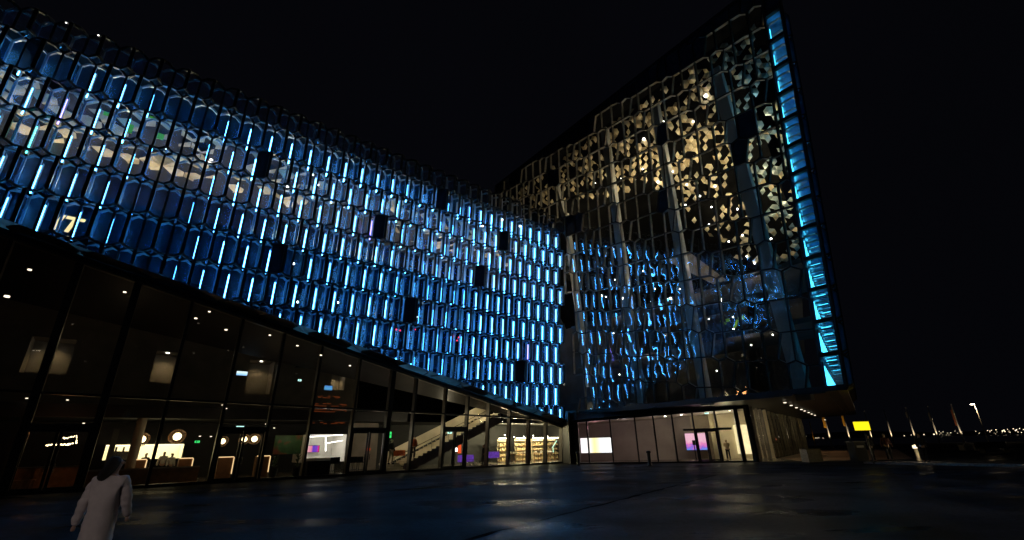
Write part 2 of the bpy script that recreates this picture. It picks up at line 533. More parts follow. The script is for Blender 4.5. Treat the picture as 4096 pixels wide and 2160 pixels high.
cols_dark = {(1, 30), (2, 22), (3, 15), (1, 11), (5, 20), (4, 8), (6, 13), (2, 6), (8, 4)}
for r in range(0, 11):
    for i, u0 in enumerate(us[:-1]):
        p = us[i] - us[i + 1]
        u = u0 if r % 2 == 0 else u0 - p / 2
        if u > -0.4: continue
        if r == 0:
            vt, vbm = 21.15, vb(0, u)
        else:
            vt, vbm = vb(r - 1, u), vb(r, u)
        if vt < vbot(u) + 0.25: continue
        bricks.append((r, i, u, (vt + vbm) / 2, p, vt - vbm))
def px_size(b):
    x, y, z = proj(Wp(b[2], 0, b[3]))
    if not (-30 < x < 4126 and -30 < y < 2190): return 0
    return b[4] * b[5] / z ** 2 * (1.2 if b[0] > 0 else 0.6)
order = sorted(range(len(bricks)), key=lambda k: -px_size(bricks[k]))
big = set(order[:100])
RF, RT, RP, RB = MB(), MB(), MB(), MB()
for k, (r, i, u, v, p, st) in enumerate(bricks):
    dark = (r, i) in cols_dark or r == 0
    lit = r > 0 and (r, i) not in cols_dark
    f, t, pn, pb, Fm = brick(u, v, p, st, lit, dark, 0)
    low = v - st / 2 - p / 2 < vbot(u + p / 2) + 0.1 or v - st / 2 - p / 2 < vbot(u - p / 2) + 0.1
    if low:
        for q in (f, t, pn, pb):
            if q.f: q.clip(cutP, cutN)
    pm = M['pane_dark'] if (r, i) in cols_dark else M['pane']
    x, y, z = proj(Wp(u, 0, v))
    tm = M['tube']
    if abs(x - 50) < 45 and abs(y - 520) < 60: tm = M['tube_g']
    if random.random() < 0.012: tm = M['tube_v']
    if k in big:
        if not f.f: continue
        o = f.build('glass_brick', [M['black'], M['inner'], M['plate']], wing)
        if dark and r: o['label'] = 'unlit brick with one black panel'
        if tm is M['tube_g']: o['label'] = 'brick with a green tube'
        pn.add(pb)
        n1 = len(pn.f) - len(pb.f)
        isd = (r, i) in cols_dark
        pn.mi = [2 if isd and q == 1 else 0 for q in range(n1)] + [1] * len(pb.f)
        pn.build('pane', [M['pane'], M['pane_back'], M['pane_dark']], o)
        if lit and t.f: t.build('light_tube', tm, o, True)
    else:
        RF.add(f)
        pn.mi = [1 if pm is M['pane_dark'] and q == 1 else 0 for q in range(len(pn.f))]
        RP.add(pn)
        pb.mi = [0] * len(pb.f)
        RB.add(pb)
        t.mi = [1 if tm is M['tube_v'] else 0] * len(t.f)
        RT.add(t)
RF.build('glass_brick', [M['black'], M['inner'], M['plate']], wing, kind='stuff')
RP.build('brick_pane', [M['pane'], M['pane_dark']], wing, kind='stuff')
RB.build('inner_pane', [M['pane_back'], M['pane_dark']], wing, kind='stuff')
RT.build('light_tube', [M['tube'], M['tube_v']], wing, True, kind='stuff')

# parapet lamps
for x, y in ((142, 42), (265, 91), (394, 141)):
    g = MB(); p = hit(x, y, O1 + N1 * 0.3, N1); g.ball(p, 0.035); g.build('parapet_lamp', M['ledw'], wing)

# soffit strip between the bricks and the storefront head
def ztrim(u): return 3.53 - 0.2237 * u
sf = MB(); seams = MB()
uu = 0.6
k = 0
while uu > -50:
    w = random.uniform(1.1, 1.9)
    a, b = uu, uu - w
    j = 0.35 * (1 if k % 2 else -1)
    def top(u): return Wp(u, -0.2 - 0.12 * math.sin(u * 4.8), vbot(u))
    def bot(u): return Cs(u, 0.05, ztrim(u))
    ta, tb, ba, bb = top(a), top(b), bot(a + j), bot(b - j)
    mid_a, mid_b = (ta + ba) / 2 + A1 * j, (tb + bb) / 2 - A1 * j
    c = MB()
    sf.face([ta, tb, mid_b, bb, ba, mid_a], random.choice((0, 1, 1, 0, 2)))
    for p, q in ((ta, mid_a), (mid_a, ba)):
        seams.bar(p, q, 0.09, 0.06, NC - Z, 0, 0, 0.03)
    uu -= w; k += 1
seams.mi = [2] * len(seams.f)
sf.add(seams)
sf.build('soffit', [M['soffit_w'], M['beam'], M['black']], wing)
bm_ = MB(); bm_.bar(Cs(0.3, 0, ztrim(0.3) - 0.16), Cs(-50, 0, ztrim(-50) - 0.16), 0.2, 0.5, NC, 0, 0, 0.06)
bm_.build('head_beam', M['black'], wing)
tr_ = MB(); tr_.bar(Cs(0.2, 0, ztrim(0.2) - 0.38), Cs(-50, 0, ztrim(-50) - 0.38), 0.10, 0.35, NC, 0, 0, 0.07)
tr_.build('head_trim', M['beam'], wing)

# storefront
MU = [-47.5, -44.7, -41.9, -39.2, -36.5, -33.9, -31.2, -28.4, -25.85, -23.35, -20.56, -17.9, -15.9, -13.2, -11.0, -8.81, -6.5, -4.23, -2.07, 0.0]
GM = MB()
for u in MU:
    q = MB()
    wd = 0.34 if min(abs(u + 17.9), abs(u + 36.5), abs(u + 33.9)) < 0.1 else 0.15
    q.bar(Cs(u, 0, 0), Cs(u, 0, ztrim(u) - 0.42), wd, 0.42, NC, 0, 1)
    q.build('mullion', [M['black'], M['mullion']], wing)
def TRz(u): return 3.85 - 0.021 * u
tb_ = MB(); tb_.bar(Cs(-2.2, 0, TRz(-2.2)), Cs(-50, 0, TRz(-50)), 0.12, 0.3, NC, 0, 1); tb_.build('transom', [M['black'], M['mullion']], wing)
tb_ = MB(); tb_.bar(Cs(0, 0, 0.05), Cs(-50, 0, 0.05), 0.2, 0.4, NC, 0, 0); tb_.build('plinth', M['black'], wing)
DO = {(-28.4, -25.85): 2.85, (-20.56, -17.9): 2.85, (-13.2, -11.0): 2.95, (-36.5, -33.9): 2.95}
for a, b in zip(MU[:-1], MU[1:]):
    q = MB()
    zb = 0.15
    for (da, db), dh in DO.items():
        if abs(a - da) < 0.01:
            zb = dh
            w = (b - a)
            df = MB()
            df.bar(Cs(a + 0.08, 0, dh + 0.08), Cs(b - 0.08, 0, dh + 0.08), 0.26, 0.5, NC, 0, 0, 0.04)
            df.build('door_frame', M['black'], wing)
            for sgn in (0, 1):
                d = MB()
                x0, x1 = (a + 0.1, a + w / 2 - 0.02) if sgn == 0 else (a + w / 2 + 0.02, b - 0.1)
                for p0, p1 in (((x0 + .06, .2), (x0 + .06, dh - .06)), ((x1 - .06, .2), (x1 - .06, dh - .06)), ((x0, .2), (x1, .2)), ((x0, dh - .11), (x1, dh - .11))):
                    d.bar(Cs(p0[0], .1, p0[1]), Cs(p1[0], .1, p1[1]), 0.12, 0.07, NC)
                dd = d.build('door', M['black'], wing)
                pnl = MB(); pnl.face([Cs(x0, .13, .2), Cs(x1, .13, .2), Cs(x1, .13, dh - .1), Cs(x0, .13, dh - .1)]); pnl.build('pane', M['pane_low'], dd)
                hx = x1 - 0.16 if sgn == 0 else x0 + 0.16
                hn = MB(); hn.tube(Cs(hx, .03, .95), Cs(hx, .03, 1.35), 0.02); hn.build('handle', M['chrome'], dd)
    q.face([Cs(a, .06, zb), Cs(b, .06, zb), Cs(b, .06, min(TRz(b), ztrim(b) - .4)), Cs(a, .06, min(TRz(a), ztrim(a) - .4))])
    if ztrim(b) - .4 > TRz(b):
        q.face([Cs(a, .06, TRz(a)), Cs(b, .06, TRz(b)), Cs(b, .06, ztrim(b) - .4), Cs(a, .06, ztrim(a) - .4)])
    q.build('window_pane', M['pane_low'], wing)

# wing interior: shell
DB = 8.5
fl = MB(); fl.face([Cp(0, .1, .04), Cp(-50, .1, .04), Cp(-50, 14, .04), Cp(7, 14, .04), Cp(7, 1.7, .04)]); fl.build('floor', M['floor'], wing)
# line where the sloping ceiling meets the concrete back wall
(uA, zA), (uB, zB) = cpx(0, 1123, DB), cpx(1113, 1308, DB)
sl = (zB - zA) / (uB - uA)
def zc(u): return zA + sl * (u - uA)
ce = MB(); ce.face([Cs(1, .1, ztrim(1) - .3), Cs(-50, .1, ztrim(-50) - .3), Cp(-50, DB, max(3.6, zc(-50))), Cp(1, DB, max(3.6, zc(1)))])
ce.build('ceiling', M['black_wall'], wing)
bw = MB()
NI = [((100, 1350), (288, 1495)), ((612, 1405), (702, 1530)), ((988, 1440), (1090, 1575)), ((1325, 1490), (1380, 1560))]
nic = []
for (x0, y0), (x1, y1) in NI:
    ua, za = cpx((x0 + x1) / 2, y0, DB); ub, zb2 = cpx((x0 + x1) / 2, y1, DB)
    u0, _ = cpx(x0, (y0 + y1) / 2, DB); u1, _ = cpx(x1, (y0 + y1) / 2, DB)
    nic.append((u0, u1, zb2, za))
zlo = min(n[2] for n in nic) - 0.2
seg = sorted(nic)
cur = -50
for u0, u1, z0, z1 in seg:
    bw.face([Cp(cur, DB, 3.9), Cp(u0, DB, 3.9), Cp(u0, DB, max(4.2, zc(u0))), Cp(cur, DB, max(4.2, zc(cur)))])
    bw.face([Cp(u0, DB, 3.9), Cp(u1, DB, 3.9), Cp(u1, DB, z0), Cp(u0, DB, z0)])
    bw.face([Cp(u0, DB, z1), Cp(u1, DB, z1), Cp(u1, DB, max(z1 + .1, zc(u1))), Cp(u0, DB, max(z1 + .1, zc(u0)))])
    cur = u1
bw.face([Cp(cur, DB, 3.9), Cp(-17, DB, 3.9), Cp(-17, DB, 7), Cp(cur, DB, max(4.2, zc(cur)))])
bw.build('back_wall', M['concrete'], wing)
for u0, u1, z0, z1 in nic:
    n = MB()
    n.face([Cp(u0, DB + 1.6, z0), Cp(u1, DB + 1.6, z0), Cp(u1, DB + 1.6, z1), Cp(u0, DB + 1.6, z1)])
    n.face([Cp(u0, DB, z0), Cp(u0, DB + 1.6, z0), Cp(u0, DB + 1.6, z1), Cp(u0, DB, z1)])
    n.face([Cp(u1, DB, z0), Cp(u1, DB + 1.6, z0), Cp(u1, DB + 1.6, z1), Cp(u1, DB, z1)])
    n.face([Cp(u0, DB, z1), Cp(u1, DB, z1), Cp(u1, DB + 1.6, z1), Cp(u0, DB + 1.6, z1)])
    n.face([Cp(u0, DB, z0), Cp(u1, DB, z0), Cp(u1, DB + 1.6, z0), Cp(u0, DB + 1.6, z0)])
    n.build('wall_niche', M['concrete'], wing)
    lamp('SPOT', Cp((u0 + u1) / 2, DB + 0.75, z1 - 0.1), 34, (1, .74, .38), .1, 'niche_light', 110, Cp((u0 + u1) / 2, DB + 1.2, z0))
    d = MB(); d.lathe(Cp((u0 + u1) / 2, DB + .5, z1 - 0.03), [(.1, 0), (.1, .02)], 10); d.build('downlight', M['lampw'], wing)
# ground floor back wall and gallery slab
gb = MB()
gb.face([Cp(-50, 10, 0), Cp(7, 10, 0), Cp(7, 10, 3.9), Cp(-50, 10, 3.9)])
gb.face([Cp(6.8, 1.6, 0), Cp(6.8, 14, 0), Cp(6.8, 14, 6), Cp(6.8, 1.6, 6)])
gb.build('rear_wall', M['black_wall'], wing)
gb = MB(); gb.face([P0, V((5.57, 43.12, 0)), V((5.57, 43.12, 4.6)), P0 + Z * 4.6]); gb.build('end_wall', M['black_wall'], wing)
gb = MB(); u_, z_ = cpx(548, 1760, 4.7); gb.tube(Cp(u_, 4.7, 0), Cp(u_, 4.7, 3.75), .26, 16); gb.build('column', M['concrete'], wing)
u_, z_ = cpx(448, 1790, 6.9); gb = MB(); gb.box(Cp(u_, 6.9, 1.6), .3, .3, 3.2, 0, (A1, NC, Z)); gb.build('column', M['dkwall'], wing)
gs = MB(); gs.face([Cp(-50, 4.5, 3.75), Cp(7, 4.5, 3.75), Cp(7, 14, 3.75), Cp(-50, 14, 3.75)])
gs.face([Cp(-50, 4.5, 3.75), Cp(-14, 4.5, 3.75), Cp(-14, 4.5, 4.5), Cp(-50, 4.5, 4.5)])
gs.build('gallery_slab', M['black_wall'], wing)
# downlights in the sloping ceiling
PC = Cs(-20, .1, ztrim(-20) - .3); ncl = (Cs(-40, .1, ztrim(-40) - .3) - PC).cross(Cp(-20, DB, zc(-20)) - PC).normalized()
for x, y in ((120, 1075), (500, 1165), (784, 1270), (838, 1244), (1080, 1338), (1284, 1418), (905, 1316), (1190, 1380), (1400, 1460), (30, 1180)):
    p = hit(x, y, PC, ncl)
    d = MB(); d.lathe(p - Z * 0.06, [(.06, 0), (.06, .04)], 10); d.build('downlight', M['lampd'], wing)
lamp('POINT', Cp(-35, 3, 8.0), 7, (1, .74, .42), .4, 'foyer_light')
lamp('POINT', Cp(-26, 3, 6.5), 6, (1, .74, .42), .4, 'foyer_light')
# small lights below the gallery
for x, y in ((107, 1593), (270, 1600), (335, 1693), (890, 1620), (905, 1634), (1064, 1696), (1097, 1712), (1724, 1586), (800, 1745), (844, 1746), (2010, 1686), (1975, 1662)):
    u, z = cpx(x, y, 4.2)
    d = MB(); d.lathe(Cp(u, 4.2, z), [(.055, -.02), (.055, .02)], 10); d.build('downlight', M['lampd'], wing)

# wing upper interior: faceted ceiling, rear wall, floors
def facets(mb, o, ex, ey, nz, nu, nv, s, inside, pg, raise_, mats):
    """hexagonal faceted ceiling tiles: each a shallow three-sided pyramid, gaps left black"""
    dx, dy = s * math.sqrt(3), s * 1.5
    for jv in range(nv):
        for iu in range(nu):
            cx = (iu + (0.5 if jv % 2 else 0)) * dx
            cy = jv * dy
            if not inside(cx, cy): continue
            if random.random() > pg: continue
            q = [(cx + s * .97 * math.sin(R(60 * k)), cy + s * .97 * math.cos(R(60 * k))) for k in range(6)]
            c = o + ex * cx + ey * cy + nz * raise_ * random.uniform(.5, 1.3)
            w = [o + ex * a + ey * b for a, b in q]
            for t in range(3):
                i0 = 2 * t
                if random.random() > (.82, .5, .22)[t]: continue
                mb.face([c, w[i0], w[(i0 + 1) % 6], w[(i0 + 2) % 6]], mats[t] if random.random() < .8 else random.choice(mats))
wc = MB()
co_ = Wp(-50, 1.9, 0); co_.z = 22.2
inw = -V((N1.x, N1.y, 0)).normalized()
facets(wc, co_, A1, inw, -Z, 36, 8, 0.80, lambda a, b: b < 6.5 and not (28 < a < 30.5), 0.7, 0.34, (0, 0, 1))
wc.build('faceted_ceiling', [M['beige'], M['gold2']], wing)
ws = MB()
ws.face([co_ + A1 * -1 + Z * .1, co_ + A1 * 52 + Z * .1, co_ + A1 * 52 + inw * 10 + Z * .1, co_ + A1 * -1 + inw * 10 + Z * .1])
ws.build('ceiling_slab', M['dkmet'], wing)
rw = MB()
rw.face([Cp(-50, 11, 4), Cp(1.5, 11, 4), Cp(1.5, 11, 25), Cp(-50, 11, 25)])
for zf in (8.2, 12.4, 16.6):
    for u0, u1 in ((-50, 1.5),):
        u0 = max(u0, -11 - (zf - 5.5) / 0.23)
        rw.face([Cp(u0, 3.2, zf), Cp(u1, 3.2, zf), Cp(u1, 11, zf), Cp(u0, 11, zf)])
        rw.face([Cp(u0, 3.2, zf), Cp(u1, 3.2, zf), Cp(u1, 3.2, zf + .5), Cp(u0, 3.2, zf + .5)])
rw.build('upper_floors', M['matt'], wing)
rf = MB(); rf.face([Wp(-50, 1.2, 20.5), Wp(0.8, 1.2, 20.5), Wp(0.8, 13, 20.5), Wp(-50, 13, 20.5)])
rf.build('roof', M['black_wall'], wing)
for k in range(9):
    u = -46 + k * 5.4
    p = Cp(u, 7.6, 19.0)
    lamp('POINT', p, 520, (1, .80, .46), .15, 'ceiling_or_added_fill_light')
for x, y in ((665, 595), (838, 650), (845, 640), (590, 640), (1150, 748), (1270, 741), (1524, 1055), (1600, 1067), (1710, 1090), (1930, 905), (2010, 880), (1250, 700), (1580, 985), (2080, 905)):
    p = hit(x, y, V((0, 0, 22.0)), Z)
    d = MB(); d.lathe(p, [(.09, 0), (.09, .04)], 10); d.build('downlight', M['lampw'], wing)
# lime panels seen in the upper foyer
for x, y, w, h in ((520, 515, .28, .6), (640, 545, .4, .4), (425, 455, .25, .25), (610, 470, .3, .15)):
    p = hit(x, y, O1 - N1 * 2.6, N1)
    g = MB(); g.box(p, w, .05, h, 0, (A1, N1, B1)); g.build('lime_panel', M['greenp'], wing)
# red and amber lamps in the upper foyer
for x, y, mm in ((1585, 1318, 'redlamp'), (1600, 1322, 'redlamp'), (1560, 1330, 'redlamp'), (1660, 1318, 'redlamp'), (1685, 1325, 'redlamp'), (1815, 1345, 'redlamp'), (1828, 1362, 'redlamp'), (1835, 1350, 'redlamp'),
                 (1610, 1290, 'lampd'), (1670, 1268, 'lampd'), (1475, 1255, 'lampd'), (1352, 1210, 'lampw'), (1175, 1055, 'lampw'), (1190, 1208, 'lampw')):
    p = hit(x, y, O1 - N1 * 3.0, N1)
    g = MB(); g.ball(p, .07, 8, 5); g.build('foyer_lamp', M[mm], wing)
g = MB(); p = hit(1640, 1262, O1 - N1 * 3.0, N1); g.box(p, .28, .28, 1.6, 0, (A1, N1, B1)); g.build('amber_column', mat('copper_column', (.45, .17, .05), .5), wing)
lamp('POINT', p + N1 * 1.0, 25, (1, .5, .2), .1, 'column_light')

# ================================================================= THE HALL
hall = thing('glass_hall', 'tall leaning concert hall of irregular dark-framed glass cells with gold ceiling inside', 'building', Hp(11, 0, -4.4))
PX, RX = (4.65, -0.91), (1.12, -2.37)
K0 = (9.11, 14.97)
def U0(k, i): return (K0[0] + i * PX[0] + k * RX[0], K0[1] + i * PX[1] + k * RX[1])
OFF = dict(U0=(0, 0), L0=(.51, -.38), U1=(1.12, -.22), L1=(1.71, -.63), X2=(2.45, -.69), X3=(3.82, -.80))
def pt(k, i, nm):
    a = U0(k, i); o = OFF[nm]
    return (a[0] + o[0], a[1] + o[1])
def ucorner(v): return 23.0 + 0.121 * (v - 1.5)
VT = lambda u: 30.7 - 0.04 * u
cells = []
for k in range(-9, 9):
    for i in range(-7, 7):
        cs = [([pt(k, i, 'L0'), pt(k, i, 'U1'), pt(k, i, 'L1')], [pt(k + 1, i, 'U0'), pt(k + 1, i - 1, 'X3')]),
              ([pt(k, i, 'L1'), pt(k, i, 'X2')], [pt(k + 1, i, 'U1'), pt(k + 1, i, 'L0'), pt(k + 1, i, 'U0')]),
              ([pt(k, i, 'X2'), pt(k, i, 'X3')], [pt(k + 1, i, 'X2'), pt(k + 1, i, 'L1'), pt(k + 1, i, 'U1')]),
              ([pt(k, i, 'X3'), pt(k, i + 1, 'U0'), pt(k, i + 1, 'L0')], [pt(k + 1, i, 'X3'), pt(k + 1, i, 'X2')])]
        for a, b in cs:
            cells.append(a + b)
SW = 1.18                                                    # width of the corner cavity
done = []
for c in cells:
    c = clip_poly(c, 0, 1, 30.7)
    if c: c = clip_poly(c, 0, -1, 0.15)
    if c: c = clip_poly(c, 1, -0.121, 23.0 - 0.121 * 1.5 - SW)
    if len(c) < 3: continue
    ar = abs(sum(c[j - 1][0] * c[j][1] - c[j][0] * c[j - 1][1] for j in range(len(c)))) / 2
    if ar < 0.12: continue
    mu, mv = sum(p[0] for p in c) / len(c), sum(p[1] for p in c) / len(c)
    if mu < -11 or (mv < 20.2 and mu < 0.2 + mv * 0.02): continue
    done.append((c, ar, mu, mv))
cs_px = [(2755, 400 + 500), ]
dark_px = [(2992, 405), (2985, 490), (2660, 560), (2650, 800), (2860, 800), (2965, 620), (2213, 720), (2300, 880)]
def dk(mu, mv):
    x, y, z = proj(Hp(mu, 0, mv))
    return any(abs(x - a) < 20 and abs(y - b) < 30 for a, b in dark_px)
dsz = sorted(range(len(done)), key=lambda j: -done[j][1] / proj(Hp(done[j][2], 0, done[j][3]))[2] ** 2)
bigc = set(dsz[:100])
HF, HPN = MB(), MB()
for j, (c, ar, mu, mv) in enumerate(done):
    f, g = MB(), MB()
    n = len(c)
    for a, b in zip(c, c[1:] + c[:1]):
        f.bar(Hp(a[0], 0, a[1]), Hp(b[0], 0, b[1]), 0.10, 0.27, N2, 0, 1, 0.03)
    ta, tb = random.gauss(0, .006), random.gauss(0, .004)
    top = mv > VT(mu) - 1.3
    dark = dk(mu, mv) or top
    g.face([Hp(p[0], 0.05 + (p[0] - mu) * ta + (p[1] - mv) * tb, p[1]) for p in c], 1 if dark else 0)
    if j in bigc:
        o = f.build('window_frame', [M['black'], M['inner_dim']], hall)
        g.build('pane', [M['pane_hall'], M['pane_dark']], o)
    else:
        HF.add(f); HPN.add(g)
HF.build('window_frame', [M['black'], M['inner_dim']], hall, kind='stuff')
HPN.build('pane', [M['pane_hall'], M['pane_dark']], hall, kind='stuff')

# corner cavity: the side face's brick layer seen end on
KB, KT = Hp(ucorner(0), 0, 0), Hp(ucorner(29.6), 0, 29.6)
EC = (KT - KB).normalized()
SD = ray(3462, 1746); SD.z = 0; SD.normalize()
NS = SD.cross(EC).normalized()
if NS.dot(A2) < 0: NS = -NS
vrow = []
for x, y in ((3148, 98), (3165, 186), (3181, 280), (3195, 378), (3213, 480), (3236, 597), (3257, 720), (3265, 829), (3283, 951), (3300, 1083), (3312, 1181), (3322, 1205), (3345, 1320), (3368, 1460), (3380, 1568)):
    vrow.append(hpx(x, y)[1])
vrow = [27.6, 25.3, 23.0, 20.8, 18.7, 16.6, 14.5, 12.5, 10.5, 8.4, 6.3, 4.2, 2.1, 0.0][::-1]
LEN, RIB = 30.0, 1.35
ins = -A2 * SW
def Sp(t, w, v): return Hp(ucorner(v), 0, v) + SD * t + ins * w     # t back from the corner, w = 0 outer .. 1 inner skin
sk, fz, tubes, ib = MB(), MB(), MB(), MB()
for r in range(len(vrow) - 1):
    v0, v1 = vrow[r], vrow[r + 1]
    c = MB()
    for a, b in (((0, v0), (0, v1)), ((1, v0), (1, v1)), ((0, v0), (1, v0)), ((0, v1), (1, v1))):
        c.bar(Sp(0, *a), Sp(0, *b), 0.13 if a[1] != b[1] else 0.26, 0.35, N2, 0, 0, 0.05)
    o = c.build('corner_frame', [M['black'], M['inner_dim']], hall)
    g = MB(); g.face([Sp(.1, 0, v0), Sp(.1, 1, v0), Sp(.1, 1, v1), Sp(.1, 0, v1)]); g.build('pane', M['pane'], o)
    h = v1 - v0
    nr = int(LEN / RIB)
    for q in range(nr):
        t0 = 0.5 + q * RIB
        ch = 0.16
        ring = [(0.06, v0 + .12 + ch), (0.06, v1 - .45 - ch), (.2, v1 - .45), (.8, v1 - .45), (.94, v1 - .45 - ch), (.94, v0 + .12 + ch), (.8, v0 + .12), (.2, v0 + .12)]
        for a, b in zip(ring, ring[1:] + ring[:1]):
            ib.bar(Sp(t0, *a), Sp(t0, *b), 0.07, 0.16, -SD, 0, 0)
        if q < 14:
            tubes.tube(Sp(t0 + .35, .84, v0 + .3), Sp(t0 + .35, .84, v1 - .6), 0.022, 6)
        if q < 14 and q % 2 == 0:
            tubes.tube(Sp(t0 + .35, .22, v1 - .3), Sp(t0 + .35, .7, v1 - .3), 0.016, 5)
        # outer skin: shallow folded glass pieces with black edges
        pk = Sp(t0 + RIB * .5, -0.38, (v0 + v1) / 2)
        e0, e1 = Sp(t0 + RIB * .5, -.38, v0 + .3), Sp(t0 + RIB * .5, -.38, v1 - .3)
        if q < 12:
            sk.face([Sp(t0, 0, v0), e0, e1, Sp(t0, 0, v1)], 1)
            sk.face([e0, Sp(t0 + RIB, 0, v0), Sp(t0 + RIB, 0, v1), e1], 1)
            for a, b in ((e0, e1), (Sp(t0, 0, v0), Sp(t0, 0, v1)), (Sp(t0, 0, v0), e0), (e0, Sp(t0 + RIB, 0, v0)), (Sp(t0, 0, v1), e1), (e1, Sp(t0 + RIB, 0, v1))):
                sk.bar(a, b, 0.09, 0.1, NS, 0)
    fz.face([Sp(.4, .02, v0), Sp(LEN, .02, v0), Sp(LEN, .02, v1), Sp(.4, .02, v1)])
    fz.face([Sp(.4, 0.02, v1 - .02), Sp(LEN, .02, v1 - .02), Sp(LEN, .98, v1 - .02), Sp(.4, .98, v1 - .02)])
    # inner skin: hexagon frames facing the hall
    for q in range(nr):
        t0 = 0.5 + q * RIB; s4 = RIB / 4
        sh = (r % 2) * RIB / 2
        a0 = [Sp(t0 + sh, 1, v0 + .3), Sp(t0 + sh, 1, v1 - .3), Sp(t0 + sh + 2 * s4, 1, v1), Sp(t0 + sh + 4 * s4, 1, v1 - .3)]
        for a, b in zip(a0, a0[1:]):
            ib.bar(a, b, 0.055, 0.06, -NS, 0, 0)
fz.build('cavity_lining', M['frost'], hall)
ib.build('cavity_frame', M['inner'], hall)
tubes.build('light_tube', M['tube_c'], hall, True, kind='stuff')
sk.build('side_facade', [M['black'], M['frost']], hall)
ic = MB(); ic.face([Sp(.4, 1.0, 0), Sp(LEN, 1.0, 0), Sp(LEN, 1.0, 27.6), Sp(.4, 1.0, 27.6)]); ic.build('inner_glass', M['pane_back'], hall)
# top of the corner: dark cells
c = MB()
for a, b in (((0, 27.6), (0, 30.4)), ((1, 27.6), (1, 30.7)), ((0, 30.4), (1, 30.7))):
    c.bar(Sp(0, *a), Sp(0, *b), 0.13, 0.3, N2, 0, 1, 0.04)
o = c.build('corner_frame', [M['black'], M['inner_dim']], hall)
g = MB(); g.face([Sp(.1, 0, 27.6), Sp(.1, 1, 27.6), Sp(.1, 1, 30.6), Sp(.1, 0, 30.4)]); g.build('pane', M['pane_dark'], o)
# parapet cap, roof and bottom edge
pcap = MB()
pcap.bar(Hp(-11, 0, 30.75), Hp(ucorner(30.6), 0, 30.7), 0.3, 0.6, N2, 0, 0, 0.05)
pcap.build('parapet', M['black'], hall)
inh = -V((N2.x, N2.y, 0)).normalized()
rf = MB(); rf.face([Hp(-11, .5, 30.5), Hp(ucorner(30.5), .5, 30.5), Sp(LEN, 0, 30.5), Sp(LEN, 0, 30.5) - A2 * 36 * 1.0]); rf.build('roof', M['matt'], hall)
be = MB(); be.bar(Hp(-.2, 0, .05), Hp(ucorner(0), 0, .05), 0.3, 0.5, N2, 0, 0, 0.06); be.bar(Sp(0, 0, 0), Sp(LEN, 0, 0), 0.3, 0.5, NS, 0, 0, 0.06)
be.build('sill_beam', M['black'], hall)

# interior columns, leaning with the face
for (xa, ya), (xb, yb), w in (((2418, 560), (2556, 1580), .75), ((2622, 470), (2812, 1560), .8), ((2870, 330), (3196, 1530), .95), ((2262, 900), (2340, 1500), .55), ((2230, 780), (2262, 900), .5)):
    pa, pb = hit(xa, ya, J - N2 * 1.6, N2), hit(xb, yb, J - N2 * 1.6, N2)
    t = (pb - pa).normalized()
    q = MB(); q.bar(pa - t * 1.5, pb + t * 1.2, w, .55, N2, 0, 0); q.build('column', M['column'], hall)
# sloping faceted gold ceiling
def GP(u, s): return Hp(u, 2.9 + s * 0.50, 29.8 - s * 0.866)
GO = GP(-12, 0); GN = A2.cross(GP(0, 1) - GP(0, 0)).normalized()
GY = (GP(0, 1) - GP(0, 0)).normalized()
if GN.dot(CAM - GO) < 0: GN = -GN
gpoly = []
for x, y in ((2040, 800), (2100, 850), (2160, 830), (2290, 795), (2400, 790), (2600, 735), (2640, 800), (2740, 862), (2840, 947), (2910, 996), (2985, 1074), (3070, 1052), (3190, 1030), (3230, 900), (3200, 700), (3120, 300), (3060, 60), (2800, 200), (2600, 340), (2300, 540), (2040, 740)):
    p = hit(x, y, GO, GN) - GO
    gpoly.append((p.dot(A2), p.dot(GY)))
gc = MB()
facets(gc, GO, A2, GY, GN, 52, 44, 0.46, lambda a, b: in_poly((a, b), gpoly) and math.sin(a * 1.3 + 2 * math.sin(b * .9)) + math.sin(b * 1.7 + a * .6) > -1.05, 0.85, 0.22, (0, 0, 1))
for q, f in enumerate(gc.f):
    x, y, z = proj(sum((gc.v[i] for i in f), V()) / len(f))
    if x > 2905 + (y - 330) * .262: gc.mi[q] = 2 if random.random() < .8 else 1  # teal reflection painted onto the facets right of the third column
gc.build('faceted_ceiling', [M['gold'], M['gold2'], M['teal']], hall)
gs = MB()
gs.face([GO + A2 * a + GY * b - GN * .06 for a, b in ((-2, -1), (33.6, -1), (30.2, 24), (-2, 24))])
gs.build('ceiling_slab', M['matt'], hall)
for x, y, r_ in ((2823, 383, .16), (2575, 556, .13), (2773, 486, .1), (2654, 486, .08), (3149, 544, .12), (2963, 683, .1), (2985, 745, .11), (2690, 687, .09), (2632, 728, .09), (2747, 738, .08), (2860, 745, .09), (2690, 776, .08),
                 (2742, 820, .08), (2800, 784, .08), (2846, 828, .08), (2950, 836, .09), (3000, 810, .09), (3018, 842, .08), (2634, 728, .07), (2571, 676, .08), (2836, 898, .09), (2970, 941, .08), (2915, 966, .08), (2987, 1026, .08), (3070, 1032, .08), (3018, 1053, .08), (3084, 955, .09), (2485, 713, .06), (2382, 732, .05)):
    p = hit(x, y, GO + GN * .22, GN)
    d = MB(); d.ball(p, r_, 8, 5); d.build('ceiling_lamp', M['lampw'], hall)
for u, s in ((-3, 7), (3, 7), (9, 6.5), (14.5, 7), (19, 9), (19.5, 14), (14, 12.5)):
    p = GP(u, s) + GN * 2.6
    if (p - J).dot(N2) > -1.0: p = p - N2 * (1.0 + (p - J).dot(N2))
    lamp('POINT', p, 330, (1, .80, .48), .1, 'ceiling_or_added_fill_light')
lamp('POINT', Hp(22, 4.5, 22), 90, (.45, .9, 1), .3, 'ceiling_or_added_fill_light')  # added teal fill near the lit corner, not one of the ceiling lamps
